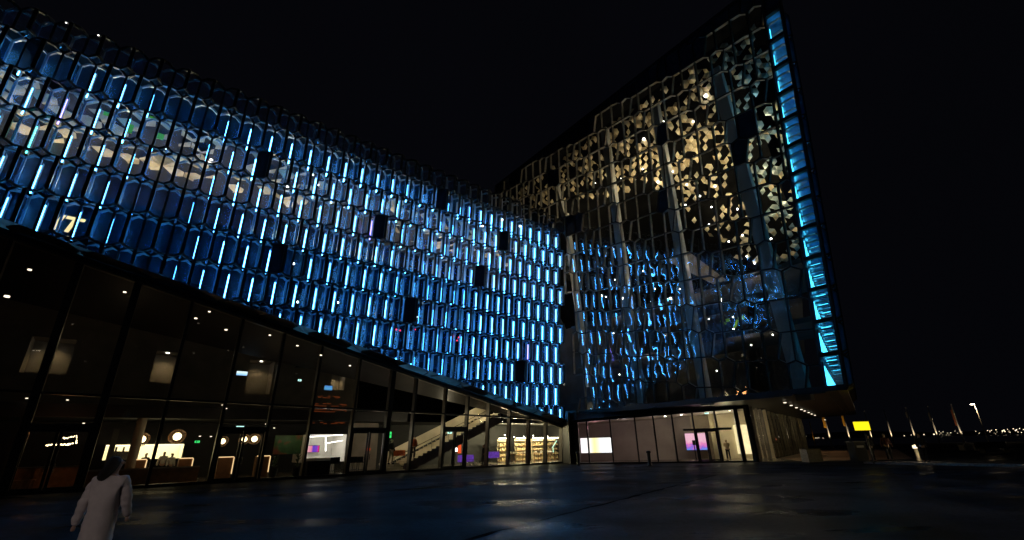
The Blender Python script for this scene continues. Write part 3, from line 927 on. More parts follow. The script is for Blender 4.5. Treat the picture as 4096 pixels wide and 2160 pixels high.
# the auditorium block and floors inside
ab = MB()
def wallq(pts, d, mi=0):
    q = [hit(x, y, J - N2 * d, N2) for x, y in pts]
    for p in q: p.z = max(p.z, 4.75)
    ab.face(q, mi)
wallq(((1950, 900), (2160, 845), (2290, 805), (2400, 795), (2600, 745), (2650, 830), (2760, 905), (2985, 1085), (3020, 1700), (1950, 1750)), 13.2, 0)
wallq(((2980, 1060), (3200, 1000), (3250, 1700), (3000, 1700)), 15.5, 2)
wallq(((2420, 960), (2590, 880), (2680, 950), (2960, 1160), (2960, 1190), (2700, 1060), (2600, 1010)), 11, 1)
wallq(((2310, 1000), (2420, 1030), (2430, 1060), (2310, 1045)), 11, 1)
ab.build('auditorium_wall', [M['dkwall'], M['olive'], M['black_wall']], hall)
fs = MB()
for v in (4.6, 8.8):
    fs.face([Hp(-2, 2.2, v), Hp(21.8, 2.2, v), Hp(18.6, 13, v), Hp(-2, 13, v)])
    fs.face([Hp(-2, 2.2, v), Hp(21.8, 2.2, v), Hp(21.8, 2.2, v + .35), Hp(-2, 2.2, v + .35)])
fs.face([Hp(-2, .4, .1), Hp(21.6, .4, .1), Hp(18, 14, .1), Hp(-2, 14, .1)])
fs.build('gallery_floor', M['dkwall'], hall)
for x, y in ((2572, 1084), (2460, 1119), (2424, 1187), (2620, 1155), (2719, 1156), (2835, 1276), (2932, 1268), (2867, 1483), (3091, 1339), (2454, 1333), (3005, 1380), (2478, 1498), (2782, 1182), (2934, 1316)):
    p = hit(x, y, J - N2 * 4.5, N2)
    d = MB(); d.ball(p, .055, 8, 5); d.build('ceiling_lamp', M['lampw'], hall)
for u, v in ((4, 7.3), (12, 7.3), (18, 7.3), (6, 3.2), (16, 3.0), (8, 11.5), (14, 11.5)):
    lamp('POINT', Hp(u, 3.4, v), 60, (1, .82, .6), .1, 'gallery_light')
for (x, y), (w, h), rz in (((2893, 1290), (.55, .16), -.7), ((2911, 1281), (.3, .25), 0), ((2944, 1296), (.7, .2), .9), ((2966, 1272), (.5, .3), .1)):
    p = hit(x, y, J - N2 * 3.2, N2)
    ca, sa = math.cos(rz), math.sin(rz)
    g = MB(); g.box(p, w, .06, h, 0, (A2 * ca + B2 * sa, N2, B2 * ca - A2 * sa)); g.build('lime_panel', M['greenp'], hall)
lamp('POINT', hit(2930, 1285, J - N2 * 2.4, N2), 14, (.9, 1, .6), .1, 'gallery_light')

# lower glass under the overhang
RA, RBp = V((5.57, 43.12, 0)), V((18.58, 39.79, 0))
RD = (RBp - RA); RL = RD.length; RD.normalize()
RN = V((RD.y, -RD.x, 0))
if RN.dot(CAM - RA) < 0: RN = -RN
def Lp(s, d, z): return RA + RD * s - RN * d + Z * z
def lpx(x, y, d=0.0):
    p = hit(x, y, RA - RN * d, RN)
    return (p - RA).dot(RD), p.z
def zh(s): return 3.47 + 0.052 * s
ms = [lpx(x, 1853)[0] for x in (2319, 2359, 2455, 2558, 2635, 2713, 2799, 2893, 2982)]
for s in ms + [RL + .9]:
    q = MB(); q.bar(Lp(s, 0, 0), Lp(s, 0, zh(s) + .2), .13 if s < RL - .5 else .3, .35, RN, 0, 1); q.build('mullion', [M['black'], M['column']], hall)
q = MB(); q.bar(Lp(-.5, 0, .05), Lp(RL + .9, 0, .05), .16, .4, RN); q.build('plinth', M['black'], hall)
q = MB(); q.bar(Lp(-.5, 0, zh(0) + .1), Lp(RL + .9, 0, zh(RL) + .1), .2, .4, RN, 0, 0); q.build('head_beam', M['black'], hall)
# storefront panes, with one double door
for a, b in zip(ms[:-1], ms[1:]):
    g = MB()
    isd = abs(a - ms[6]) < .01
    zb = 2.55 if isd else .13
    g.face([Lp(a, .05, zb), Lp(b, .05, zb), Lp(b, .05, zh(b)), Lp(a, .05, zh(a))])
    g.build('window_pane', M['pane_low'], hall)
    if isd:
        df = MB(); df.bar(Lp(a - .9, 0, 2.6), Lp(b + 1.1, 0, 2.6), .16, .45, RN, 0, 0, .05); df.build('door_frame', M['black'], hall)
        md = (a + b) / 2
        for x0, x1 in ((a + .08, md - .01), (md + .01, b - .08)):
            d = MB()
            for p0, p1 in (((x0 + .05, .13), (x0 + .05, 2.52)), ((x1 - .05, .13), (x1 - .05, 2.52)), ((x0, .2), (x1, .2)), ((x0, 2.46), (x1, 2.46))):
                d.bar(Lp(p0[0], .02, p0[1]), Lp(p1[0], .02, p1[1]), .11, .07, RN)
            dd = d.build('door', M['black'], hall)
            pn = MB(); pn.face([Lp(x0, .05, .2), Lp(x1, .05, .2), Lp(x1, .05, 2.5), Lp(x0, .05, 2.5)]); pn.build('pane', M['pane_low'], dd)
# lobby behind it
lb = MB()
lb.face([Lp(-1, 7, 0), Lp(10.4, 7, 0), Lp(10.4, 7, 4.4), Lp(-1, 7, 4.4)])
lb.face([Lp(-.8, .1, 0), Lp(-.8, 7, 0), Lp(-.8, 7, 4.4), Lp(-.8, .1, 4.4)])
lb.build('lobby_wall', mat('lobby_plaster', (.42, .38, .35), .7, 0, .15, .6), hall)
lw = MB(); lw.face([Lp(10.4, 7, 0), Lp(RL + 4, 7.2, 0), Lp(RL + 4, 7.2, 4.4), Lp(10.4, 7, 4.4)]); lw.build('lobby_wall', M['cream'], hall, label='pale lit end wall of the lobby')
lf = MB(); lf.face([Lp(-1, .1, .04), Lp(RL + 4, .1, .04), Lp(RL + 4, 9, .04), Lp(-1, 9, .04)]); lf.build('floor', M['floor'], hall)
lc = MB(); lc.face([Lp(-1, .1, zh(0)), Lp(RL + 1, .1, zh(RL)), Lp(RL + 1, 9, zh(RL)), Lp(-1, 9, zh(0))]); lc.build('lobby_ceiling', M['concrete'], hall)
for s, d, p, c in ((1.5, 2, 26, (1, .45, .55)), (4.2, 3, 18, (1, .78, .8)), (6.8, 3, 28, (1, .76, .66)), (9.4, 3, 32, (1, .78, .62)), (11.6, 3, 75, (1, .82, .58)), (RL - .2, 4, 170, (1, .84, .55))):
    lamp('POINT', Lp(s, d, 3.1), p, c, .15, 'lobby_light')
for x, y in ((2726, 1668), (2924, 1676), (2937, 1650), (2662, 1677)):
    s, z = lpx(x, y, 2.0)
    d = MB(); d.lathe(Lp(s, 2.0, zh(s) - .05), [(.09, 0), (.09, .04)], 10); d.build('downlight', M['lampw'], hall)
# lit white panel at the end of the lobby and its shelf
s0, z0 = lpx(2938, 1712, 6.9); s1, z1 = lpx(2975, 1818, 6.9)
g = MB(); g.box(Lp((s0 + s1) / 2 + .5, 6.9, 1.75), s1 - s0 + 1.2, .08, 2.6, 0, (RD, RN, Z)); g.build('lit_panel', emit('lit_wall_panel', (1, .84, .45), 1.25, .25, 1.5), hall)
# receding side glass
S0 = Lp(RL + .9, 0, 0)
SE = V((43.03, 71.2, 0)); SDL = (SE - S0).normalized(); SLEN = (SE - S0).length
SNL = V((SDL.y, -SDL.x, 0))
t = 0.0; k = 0
sp_, sg = MB(), MB()
while t < SLEN - .5:
    q = MB()
    thick = k in (0, 3, 9, 14)
    q.bar(S0 + SDL * t, S0 + SDL * t + Z * 4.4, .5 if thick else .09, .25, SNL, 0, 1)
    q.build('mullion', [M['black'], M['mullion']], hall)
    g = MB(); g.face([S0 + SDL * t - SNL * .1, S0 + SDL * (t + 2.2) - SNL * .1, S0 + SDL * (t + 2.2) - SNL * .1 + Z * 4.4, S0 + SDL * t - SNL * .1 + Z * 4.4]); g.build('window_pane', M['pane_low'], hall)
    t += 2.2; k += 1
sw = MB(); sw.face([S0 + SDL * 3 - SNL * 4, S0 + SDL * SLEN - SNL * 4, S0 + SDL * SLEN - SNL * 4 + Z * 4.4, S0 + SDL * 3 - SNL * 4 + Z * 4.4]); sw.build('side_wall', M['olive'], hall)
sf2 = MB(); sf2.face([S0 - SNL * .1 + Z * .03, S0 + SDL * SLEN - SNL * .1 + Z * .03, S0 + SDL * SLEN - SNL * 8 + Z * .03, S0 - SNL * 8 + Z * .03]); sf2.build('floor', M['floor'], hall)
for t in (9, 17, 25, 33):
    lamp('POINT', S0 + SDL * t - SNL * 1.6 + Z * 3.4, 38, (1, .80, .42), .15, 'side_light')
# soffit of the overhang
so = MB()
zs = 4.45
pts = [Hp(-.3, .1, 0.02), Hp(ucorner(0), .1, 0.02), Sp(LEN + 16, 0, 0) + Z * .1, S0 + SDL * SLEN + Z * 4.4, S0 + Z * (zh(RL) + .2), Lp(-.5, .2, zh(0) + .2)]
ctr = V((16, 40, 4.35))
for a, b in zip(pts, pts[1:] + pts[:1]): so.face([ctr, b, a])
so.build('soffit', M['soffit'], hall)
for x, y in ((3140, 1612), (3165, 1623), (3186, 1632), (3206, 1639), (3219, 1645), (3235, 1651), (3247, 1657), (3260, 1662), (3300, 1680)):
    p = hit(x, y, V((0, 0, 4.3)), Z)
    d = MB(); d.lathe(p, [(.10, 0), (.10, .05)], 10); d.build('downlight', M['lampd'], hall)
for t in (8, 20, 32):
    lamp('SPOT', S0 + SDL * t + SNL * 3 + Z * 4.2, 120, (1, .55, .25), .1, 'overhang_light', 110, S0 + SDL * t + SNL * 4)

# ================================================================= GROUND, SEA, FAR SHORE
def sheet(name, pts, m, z=0.0):
    g = MB(); g.face([V((x, y, z)) for x, y in pts]); return struct(g.build(name, m))
sheet('plaza', [(-140, -60), (160, -60), (160, 118), (-140, 118)], M['asphalt'])
a, b = ground(2866, 1900), ground(1902, 2150)
dj = (a - b).normalized()
b2 = b - dj * 9
sheet('pavement', [(b2.x, b2.y), (b2.x + 40, b2.y - 6), (60, 16), (48, a.y + 2), (a.x, a.y)], M['paving'], 0.004)
g = MB(); sdv = V((-dj.y, dj.x, 0)); rg = random.Random(5); LJ = (a - b2).length
pv = None
for k in range(60):
    q = b2 + dj * LJ * k / 59 + Z * .009; w0, w1 = .02 + .10 * rg.random() ** 2, .02 + .12 * rg.random() ** 2
    cu = (q + sdv * w0, q - sdv * w1)
    if pv: g.face([pv[0], cu[0], cu[1], pv[1]])
    pv = cu
struct(g.build('drain_channel', M['groove']))
g = MB(); g.face([V((-4000, 118, -4.5)), V((6000, 118, -4.5)), V((6000, 4200, -4.5)), V((-4000, 4200, -4.5))]); struct(g.build('sea', M['sea']))
g = MB()
prev = None
rng = random.Random(3)
for k in range(60):
    an = R(-20 + k * 1.6)
    q = V((3900 * math.sin(an), 3900 * math.cos(an), -6)); h = 24 + 16 * math.sin(k * .6) + 60 * max(0, (k - 34) / 26)
    q2 = V((4150 * math.sin(an), 4150 * math.cos(an), h))
    if prev: g.face([prev[0], q, q2, prev[1]])
    prev = (q, q2)
struct(g.build('far_hills', M['hill']))
tl = MB()
def townlight(x, y, s):
    r_ = ray(x, y); tl.ball(CAM + r_ * (3850 / math.hypot(r_.x, r_.y)), s, 6, 4)
for x, y, s in ((3617, 1743, 2.2), (3696, 1738, 2.6), (3736, 1737, 3.6), (3757, 1726, 1.6), (3764, 1732, 1.6), (3772, 1727, 1.8), (3790, 1732, 1.5), (3803, 1731, 2), (3846, 1728, 1.8), (3903, 1725, 1.6), (3918, 1732, 1.4), (3950, 1722, 2),
                (3960, 1724, 2), (3966, 1721, 1.8), (3984, 1719, 2.2), (4010, 1724, 3.2), (4016, 1721, 3), (4020, 1726, 2.4), (4030, 1717, 1.6), (4040, 1729, 1.6), (4053, 1715, 2.2), (4062, 1722, 3), (4066, 1719, 2.6), (4072, 1728, 1.8), (4078, 1714, 2), (4086, 1730, 1.7), (4094, 1718, 2),
                (3262, 1752, 1.8), (3268, 1752, 2), (3275, 1751, 2), (3292, 1752, 1.7), (3645, 1741, 1.2), (3820, 1724, 1.2), (3830, 1733, 1.4)):
    townlight(x, y, s)
for k in range(24):
    x = rng.uniform(3620, 4200); y = 1780 - .0227 * (x - 2048) - rng.uniform(0, 6) - 14 * max(0, (x - 3850) / 350) * rng.random()
    townlight(x, y, rng.uniform(.5, 1.1))
for k in range(90):                                          # the shore seen mirrored in the glass
    an = R(rng.uniform(130, 250)); tl.ball(V((3800 * math.sin(an), 3800 * math.cos(an), rng.uniform(2, 60))), rng.uniform(1.2, 3), 6, 4)
tlo = tl.build('town_lights', M['town'], kind='stuff')
tag(tlo, 'scattered small lights of the town along the far shore', 'lights')
g = MB(); q = SNL
g.face([S0 + SDL * .5 + q * .2 + Z * .008, S0 + SDL * 44 + q * .2 + Z * .008, S0 + SDL * 44 + q * 10 + Z * .008, S0 + SDL * 6 + q * 10 + Z * .008])
struct(g.build('walkway', mat('warm_stone_walkway', (.22, .17, .13), .5, 0, .35, 1.5, .3)))
# stone kerb of the raised terrace
ka, kb, kc = ground(3455, 1855), ground(4110, 1868), ground(4600, 1880)
kn = V((0, 1, 0))
g = MB()
dk_ = (kc - ka).normalized(); kn = V((-dk_.y, dk_.x, 0))
g.face([ka, kc, kc + Z * .13, ka + Z * .13]); g.face([ka + Z * .13, kc + Z * .13, kc + kn * .6 + Z * .13, ka + kn * .6 + Z * .13])
g.face([ka, ka + Z * .13, ka + kn * .6 + Z * .13, ka + kn * .6])
struct(g.build('kerb', M['stone']))
g = MB(); g.face([ka + kn * .6 + Z * .12, kc + kn * .6 + Z * .12, kc + kn * 26 + Z * .12, ka + kn * 26 + Z * .12]); struct(g.build('terrace', M['asphalt']))

# ================================================================= PEOPLE
def skin_mesh(verts, edges, radii, sub=2):
    me = bpy.data.meshes.new('tmp')
    me.from_pydata(verts, edges, [])
    o = bpy.data.objects.new('tmp', me)
    COL.objects.link(o)
    md = o.modifiers.new('s', 'SKIN'); md.use_smooth_shade = True
    for k, r in enumerate(radii):
        sv = me.skin_vertices[0].data[k]
        sv.radius = (r, r) if not isinstance(r, tuple) else r
        sv.use_root = (k == 0)
    if sub:
        sd = o.modifiers.new('d', 'SUBSURF'); sd.levels = sub; sd.render_levels = sub
    dg = bpy.context.evaluated_depsgraph_get()
    m2 = bpy.data.meshes.new_from_object(o.evaluated_get(dg))
    bpy.data.objects.remove(o, do_unlink=True)
    bpy.data.meshes.remove(me)
    for p in m2.polygons: p.use_smooth = True
    return m2
def skin_obj(name, chain, m, parent, sub=2):
    """chain: list of polylines of (x, y, z, r); first point of a line may be an index tuple ('@', i)"""
    vs, es, rs = [], [], []
    for line in chain:
        prev = None
        for q in line:
            if q[0] == '@': prev = q[1]; continue
            vs.append(q[:3]); rs.append(q[3]); k = len(vs) - 1
            if prev is not None: es.append((prev, k))
            prev = k
    me = skin_mesh(vs, es, rs, sub)
    me.name = name
    me.materials.clear(); me.materials.append(m)
    o = bpy.data.objects.new(name, me)
    COL.objects.link(o)
    if parent: o.parent = parent
    return o
def arm(s, el, wr):
    return [(s * .175, 0, 1.39, .055), (el[0], el[1], el[2], .043), (wr[0], wr[1], wr[2], .028)]
def hand(s, w, d):
    """palm and five curled fingers from the wrist w pointing along d"""
    w, d = V(w), V(d).normalized()
    side = V((0, 1, 0)) - d * d.y; side.normalize()
    pal = side.cross(d).normalized() * s
    lines = [[(*w, .026), (*(w + d * .045), .03), (*(w + d * .085), .03)]]
    for k, (off, ln) in enumerate(((-.03, .07), (-.01, .082), (.011, .077), (.03, .06))):
        a = w + d * .088 + side * off; b = a + d * ln * .5 - pal * .008; c = b + d * ln * .38 - pal * .022
        lines.append([('@', None)] + [(*a, .0095), (*b, .0088), (*c, .0075)])
    a = w + d * .03 + side * .03; b = a + side * .03 + d * .03; c = b + d * .03 + side * .005
    lines.append([('@', None)] + [(*a, .012), (*b, .010), (*c, .008)])
    return lines
def person(label, loc, rz, height=1.7, coat=None, legs=None, hairm=None, arms=None, stride=0.0, long_coat=False, hair='short', fine=False, group=None, shoe=True):
    r_ = thing('person', label, 'person', loc, group)
    r_.rotation_euler = (0, 0, rz)
    k = height / 1.7
    r_.scale = (k, k, k)
    (el, wl), (er, wr) = arms or (((-.25, -.03, 1.12), (-.27, .05, .88)), ((.25, -.03, 1.12), (.27, .05, .88)))
    st = stride
    body = [[(0, 0, .95, .12), (0, 0, 1.12, .115), (0, -.01, 1.32, .13), (0, 0, 1.45, .055), (0, .01, 1.53, .06), (0, .02, 1.58, .085), (0, .015, 1.64, .088), (0, .01, 1.69, .05)],
            [('@', 2), *[q for q in arm(-1, el, wl)]], [('@', 2), *[q for q in arm(1, er, wr)]],
            [('@', 0), (-.09, 0, .86, .085), (-.1, st * .5 + .02, .5, .058), (-.1, st * .9 - .03, .09, .04), (-.105, st * .9 + .1, .035, .035)],
            [('@', 0), (.09, 0, .86, .085), (.1, -st * .4 + .02, .5, .058), (.1, -st * .9 - .03, .09, .04), (.105, -st * .9 + .1, .035, .035)]]
    b = skin_obj('body', body, M['skin'], r_, 2 if fine else 1)
    if fine:
        for s, w, e in ((-1, wl, el), (1, wr, er)):
            h = skin_obj('hand', hand(s, w, V(w) - V(e)), M['skin'], r_, 1)
        f = MB()
        f.lathe(V((0, .103, 1.615)), [(.018, -.02), (.012, 0), (.006, .03)], 8); f.build('nose', M['skin'], b, True, local=True)
        for s in (-1, 1):
            f = MB(); f.ball(V((s * .033, .098, 1.635)), .011, 8, 6); f.build('eye', M['white'], b, True, local=True)
            f = MB(); f.ball(V((s * .09, .01, 1.62)), .025, 8, 6); f.build('ear', M['skin'], b, True, local=True)
    c = coat or M['cloth_b']
    top = [[(0, 0, .93, .185 if long_coat else .155), (0, 0, 1.14, .175 if long_coat else .15), (0, -.01, 1.33, .172 if long_coat else .158), (0, 0, 1.43, .085), (0, .0, 1.48, .075)],
           [('@', 2), (-.18, 0, 1.385, .075), (el[0], el[1], el[2], .066), (wl[0], wl[1], wl[2], .05)],
           [('@', 2), (.18, 0, 1.385, .075), (er[0], er[1], er[2], .066), (wr[0], wr[1], wr[2], .05)]]
    if long_coat: top[0] = [(0, 0, .30, .2), (0, 0, .62, .2)] + top[0][0:]; top[1][0] = ('@', 4); top[2][0] = ('@', 4)
    ct = skin_obj('coat', top, c, r_, 3 if fine else 2)
    if fine:                                                  # quilted baffles of the padded coat
        me = ct.data
        ns = [v.normal.copy() for v in me.vertices]
        for v, n in zip(me.vertices, ns):
            ph = v.co.z * 62 + 5 * abs(v.co.x) + 1.5 * math.sin(v.co.x * 17 + v.co.y * 11)
            v.co += n * (.008 * abs(math.sin(ph / 2)) + .004 * math.sin(v.co.x * 40 + v.co.z * 23))
    if long_coat: lg = [[(0, 0, .80, .09), (-.09, 0, .72, .075), (-.1, st * .5 + .02, .5, .065), (-.1, st * .9 - .03, .1, .05)], [('@', 0), (.09, 0, .72, .075), (.1, -st * .4 + .02, .5, .065), (.1, -st * .9 - .03, .1, .05)]]
    else: lg = [[(0, 0, .95, .135), (-.09, 0, .86, .1), (-.1, st * .5 + .02, .5, .075), (-.1, st * .9 - .03, .1, .06)], [('@', 0), (.09, 0, .86, .1), (.1, -st * .4 + .02, .5, .075), (.1, -st * .9 - .03, .1, .06)]]
    skin_obj('trousers', lg, legs or M['cloth_b'], r_, 1)
    if shoe:
        for s, q in ((-1, st * .9), (1, -st * .9)):
            f = MB(); f.lathe(V((s * .102, q + .03, .0)), [(.055, 0), (.062, .03), (.05, .08), (.03, .1)], 10, 0, (V((.75, 0, 0)), V((0, 2.1, 0)), Z)); f.build('shoe', M['cloth_b'], r_, True, local=True)
    if hair == 'long':
        hl = [[(0, -.01, 1.715, .06), (0, -.025, 1.65, .098), (-.02, -.055, 1.55, .09), (-.06, -.095, 1.46, .08), (-.10, -.12, 1.39, .05)]]
    elif hair == 'hood':
        hl = [[(0, -.02, 1.70, .085), (0, -.02, 1.62, .115), (0, -.05, 1.5, .12)]]
    else:
        hl = [[(0, -.01, 1.705, .06), (0, -.025, 1.65, .096), (0, -.035, 1.58, .075)]]
    skin_obj('hair', hl, hairm or M['hair'], r_, 1)
    return r_
# the figure in the foreground, seen from behind
rr = ray(472, 1819); t_ = 9.0 / math.hypot(rr.x, rr.y)
fp = V((rr.x * t_, rr.y * t_, 0))
person('person in a white padded coat with long dark hair walking away, seen from behind', fp, math.atan2(-fp.x, fp.y) - .45, 1.66, M['coat_w'], M['cloth_b'], None,
       (((-.24, -.03, 1.1), (-.30, .02, .83)), ((.235, .05, 1.12), (.24, .17, .9))), .04, True, 'long', True)
def stand(x, yfoot, d, z=0.05):
    u, _ = cpx(x, yfoot, d); return Cp(u, d, z)
FA = math.atan2(A1.y, A1.x)
person('grey haired person in a dark jacket and khaki trousers coming down the stairs', stand(1562, 1850, 1.7, .55), FA + math.pi + .3, 1.75, M['cloth_b'], M['cloth_g'], M['cloth_w'], None, .12)
person('person with an orange rucksack climbing the stairs', stand(1650, 1850, 2.2, .85), FA - .4, 1.7, M['cloth_b'], M['cloth_b'], None, None, .1)
bp = MB(); p = stand(1653, 1850, 1.72, 2.05); bp.lathe(p, [(.05, -.28), (.17, -.25), (.19, 0), (.16, .22), (.06, .28)], 12); o = bp.build('rucksack', M['cloth_o'], None, True); tag(o, 'orange rucksack on the back of the person on the stairs', 'rucksack')
person('person in black walking past the stairs beside the shop', stand(1935, 1862, 1.2), FA + .8, 1.75, M['cloth_b'], M['cloth_b'], None, None, .15)
s, z = lpx(2916, 1832, 3.2)
person('person in a pale hooded coat standing in the lit lobby', Lp(s, 3.2, .05), math.atan2(RD.y, RD.x) + .1, 1.72, M['coat_t'], M['cloth_b'], M['coat_t'], (((-.2, .1, 1.14), (-.1, .22, 1.2)), ((.2, .1, 1.14), (.1, .22, 1.2))), .05, False, 'hood')
person('standing cook in white at the kitchen opening', stand(650, 1850, 6.6), FA + math.pi, 1.72, M['cloth_w'], M['cloth_b'])
person('dark haired person in white leaning at the kitchen counter', stand(683, 1850, 6.4), FA + math.pi + .5, 1.62, M['cloth_w'], M['cloth_b'])
person('person in black by the bright end of the kitchen', stand(578, 1850, 6.5), FA + math.pi - .4, 1.66, M['cloth_b'], M['cloth_b'])
person('person in dark clothes waiting below the yellow sign', ground(3543, 1858) + V((0, .9, .12)), .5, 1.72, M['cloth_b'], M['cloth_b'], M['hair'])
person('person in a maroon jacket standing between the flagpoles', ground(3606, 1856) + V((0, .8, .12)), 2.8, 1.78, M['cloth_r'], M['cloth_b'])
person('person in dark clothes standing beside the lit bollard', ground(3760, 1860) + V((0, .9, .12)), 2.9, 1.72, M['cloth_b'], M['cloth_b'])

# ================================================================= THINGS INSIDE THE WING
AX = (A1, NC, Z)
def pendant(x, y, d, label, r_=.42):
    u, z = cpx(x, y, d)
    c = Cp(u, d, z)
    t = thing('pendant_lamp', label, 'lamp', c, 'round wicker lamps over the restaurant')
    g = MB(); g.ball(c, r_ * .5, 12, 8); g.build('bulb', M['lampwarm'], t, True)
    g = MB()
    for k in range(9):
        an = k * math.pi / 9
        a = V((math.cos(an), math.sin(an), 0))
        prev = None
        for j in range(13):
            q = R(30 * j); w = c + a * (r_ * math.cos(q)) + Z * (r_ * .95 * math.sin(q) ) + V((.04 * math.sin(3 * q), 0, 0))
            if prev: g.tube(prev, w, .012, 4)
            prev = w
    g.build('wicker_shade', M['wood'], t)
    g = MB(); g.tube(c + Z * r_ * .9, c + Z * (3.72 - c.z if c.z < 3.4 else r_ + .3), .008, 4); g.build('cord', M['cloth_b'], t)
pendant(567, 1757, 5, 'wicker globe lamp half hidden by the leftmost lit mullion')
pendant(709, 1746, 4, 'largest wicker globe lamp, hanging left of the second pair of doors', .46)
pendant(890, 1765, 5, 'wicker globe lamp seen through the left leaf of the middle doors', .36)
pendant(978, 1757, 6, 'wicker globe lamp seen through the right leaf, left of its twin', .36)
pendant(1018, 1756, 6, 'rightmost of the wicker globe lamps', .4)
def counter(x0, x1, y0, d, label):
    u0, z1 = cpx(x0, y0, d); u1, _ = cpx(x1, y0, d)
    z1 = max(.95, min(1.35, z1))
    c = Cp((u0 + u1) / 2, d, .04)
    t = thing('counter', label, 'counter', c, 'oak counters edged with light')
    g = MB(); g.box(Cp((u0 + u1) / 2, d + .3, z1 / 2 + .02), u1 - u0, .6, z1 - .04, 0, AX); g.build('panel', M['wood'], t)
    g = MB(); g.box(Cp((u0 + u1) / 2, d - .02, z1 + .01), u1 - u0, .05, .05, 0, AX); g.box(Cp(u1 + .02, d - .02, z1 * .6 + .02), .05, .05, z1 * .75, 0, AX); g.build('light_strip', M['led'], t)
counter(540, 592, 1817, 4.6, 'light-edged oak counter in front of the kitchen')
counter(722, 776, 1816, 4.2, 'light-edged oak counter left of the middle doors')
counter(878, 938, 1815, 4.2, 'light-edged oak counter behind the left leaf of the middle doors')
counter(1030, 1082, 1814, 4.2, 'light-edged oak counter beside the potted plants')
# kitchen: a lit room behind an opening
def lit_room(name, label, x0, x1, y0, y1, d, depth, wall, light, parent=wing):
    u0, z1 = cpx(x0, y0, d); u1, z0 = cpx(x1, y1, d)
    g = MB()
    g.face([Cp(u0, d + depth, z0), Cp(u1, d + depth, z0), Cp(u1, d + depth, z1), Cp(u0, d + depth, z1)])
    g.face([Cp(u0, d, z0), Cp(u0, d + depth, z0), Cp(u0, d + depth, z1), Cp(u0, d, z1)])
    g.face([Cp(u1, d, z0), Cp(u1, d + depth, z0), Cp(u1, d + depth, z1), Cp(u1, d, z1)])
    g.face([Cp(u0, d, z0), Cp(u1, d, z0), Cp(u1, d + depth, z0), Cp(u0, d + depth, z0)])
    o = g.build(name, wall, parent, label=label)
    l = MB(); l.face([Cp(u0, d, z1), Cp(u1, d, z1), Cp(u1, d + depth, z1), Cp(u0, d + depth, z1)]); l.build('ceiling_or_added_fill_light', light, o)
    g = MB(); g.box(Cp((u0 + u1) / 2, d + depth / 2, z1 + .1), u1 - u0, depth, .12, 0, (A1, NC, Z)); g.build('added_light_block_slab', M['black_wall'], o)  # slab added to block the light panel's upward glow
    return u0, u1, z0, z1
lit_room('kitchen', 'brightly lit open kitchen behind the counters', 425, 725, 1781, 1832, 7.2, 2.2, M['white'], M['kitchen'])
for k, x in enumerate((458, 488, 522)):
    u, z = cpx(x, 1822, 7.0); g = MB(); g.box(Cp(u, 7.0, z), .45, .4, .5, 0, AX); g.tube(Cp(u, 7, z + .2), Cp(u, 7, z + .5), .06)
    tag(g.build('kitchen_machine', M['chrome']), ['left of three steel machines on the kitchen counter', 'middle of three steel machines on the kitchen counter', 'right of three steel machines on the kitchen counter'][k], 'machine', 'kitchen machines')
# long bench in front of the kitchen
g = MB(); u0, _ = cpx(360, 1850, 3.6); u1, _ = cpx(800, 1850, 3.6); g.box(Cp((u0 + u1) / 2, 3.6, .42), u1 - u0, .5, .8, 0, AX); g.box(Cp((u0 + u1) / 2, 3.35, .86), u1 - u0, .08, .1, 1, AX)
tag(g.build('bench', [M['wood'], M['inner_dim']]), 'long dark wooden bench along the restaurant window', 'bench')
# garlands of small lights over the bar, behind the leftmost doors
def garland(pts, n, label, jit):
    g = MB(); prev = None
    for k in range(n):
        a = k / (n - 1) * (len(pts) - 1); q = min(int(a), len(pts) - 2); f = a - q
        x = pts[q][0] + (pts[q + 1][0] - pts[q][0]) * f + random.uniform(-1, 1); y = pts[q][1] + (pts[q + 1][1] - pts[q][1]) * f + random.uniform(-jit, jit)
        u, z = cpx(x, y, 5); p = Cp(u, 5, z)
        if random.random() < .8: g.ball(p, random.uniform(.02, .045), 5, 4)
        if prev: g.tube(prev, p, .006, 4, 1)
        prev = p
    tag(g.build('string_lights', [M['lampwarm'], M['cloth_b']]), label, 'string lights', 'strings of lights over the bar')
garland([(186, 1782), (215, 1776), (262, 1779), (296, 1773)], 40, 'longest, sagging string of warm lights over the bar', 2.5)
garland([(240, 1750), (262, 1754), (300, 1745)], 16, 'short upper string of warm lights over the bar', 2)
garland([(307, 1742), (305, 1772)], 10, 'upright string of warm lights at the end of the bar', 0)
u0, z0 = cpx(60, 1855, 5.2); u1, _ = cpx(325, 1855, 5.2)
t = thing('bar_counter', 'long wooden bar under the string of small lights', 'counter', Cp((u0 + u1) / 2, 5.4, .04))
g = MB(); g.box(Cp((u0 + u1) / 2, 5.4, .55), u1 - u0, .6, 1.02, 0, AX); g.build('panel', M['wood'], t)
g = MB(); g.box(Cp((u0 + u1) / 2, 5.4, 1.09), u1 - u0 + .1, .75, .06, 0, AX); g.build('top', M['beam'], t)
for k, x in enumerate((75, 115, 130, 145)):
    u, _ = cpx(x, 1855, 4.6)
    g = MB(); g.box(Cp(u, 4.6, .75), .42, .05, .5, 0, AX); g.box(Cp(u, 4.4, .48), .42, .42, .05, 0, AX)
    for sx in (-.18, .18):
        for sy in (-.18, .18): g.tube(Cp(u + sx, 4.4 + sy, .04), Cp(u + sx, 4.4 + sy, .48), .015, 5)
    tag(g.build('chair', M['wood']), 'small wooden chair in front of the long bar', 'chair', 'chairs in front of the long bar')
lamp('POINT', Cp(cpx(200, 1800, 4)[0], 3.2, 2.9), 14, (1, .38, .13), .15, 'bar_light')
lamp('POINT', Cp(cpx(860, 1800, 4)[0], 3.0, 2.4), 12, (1, .6, .28), .15, 'restaurant_light')
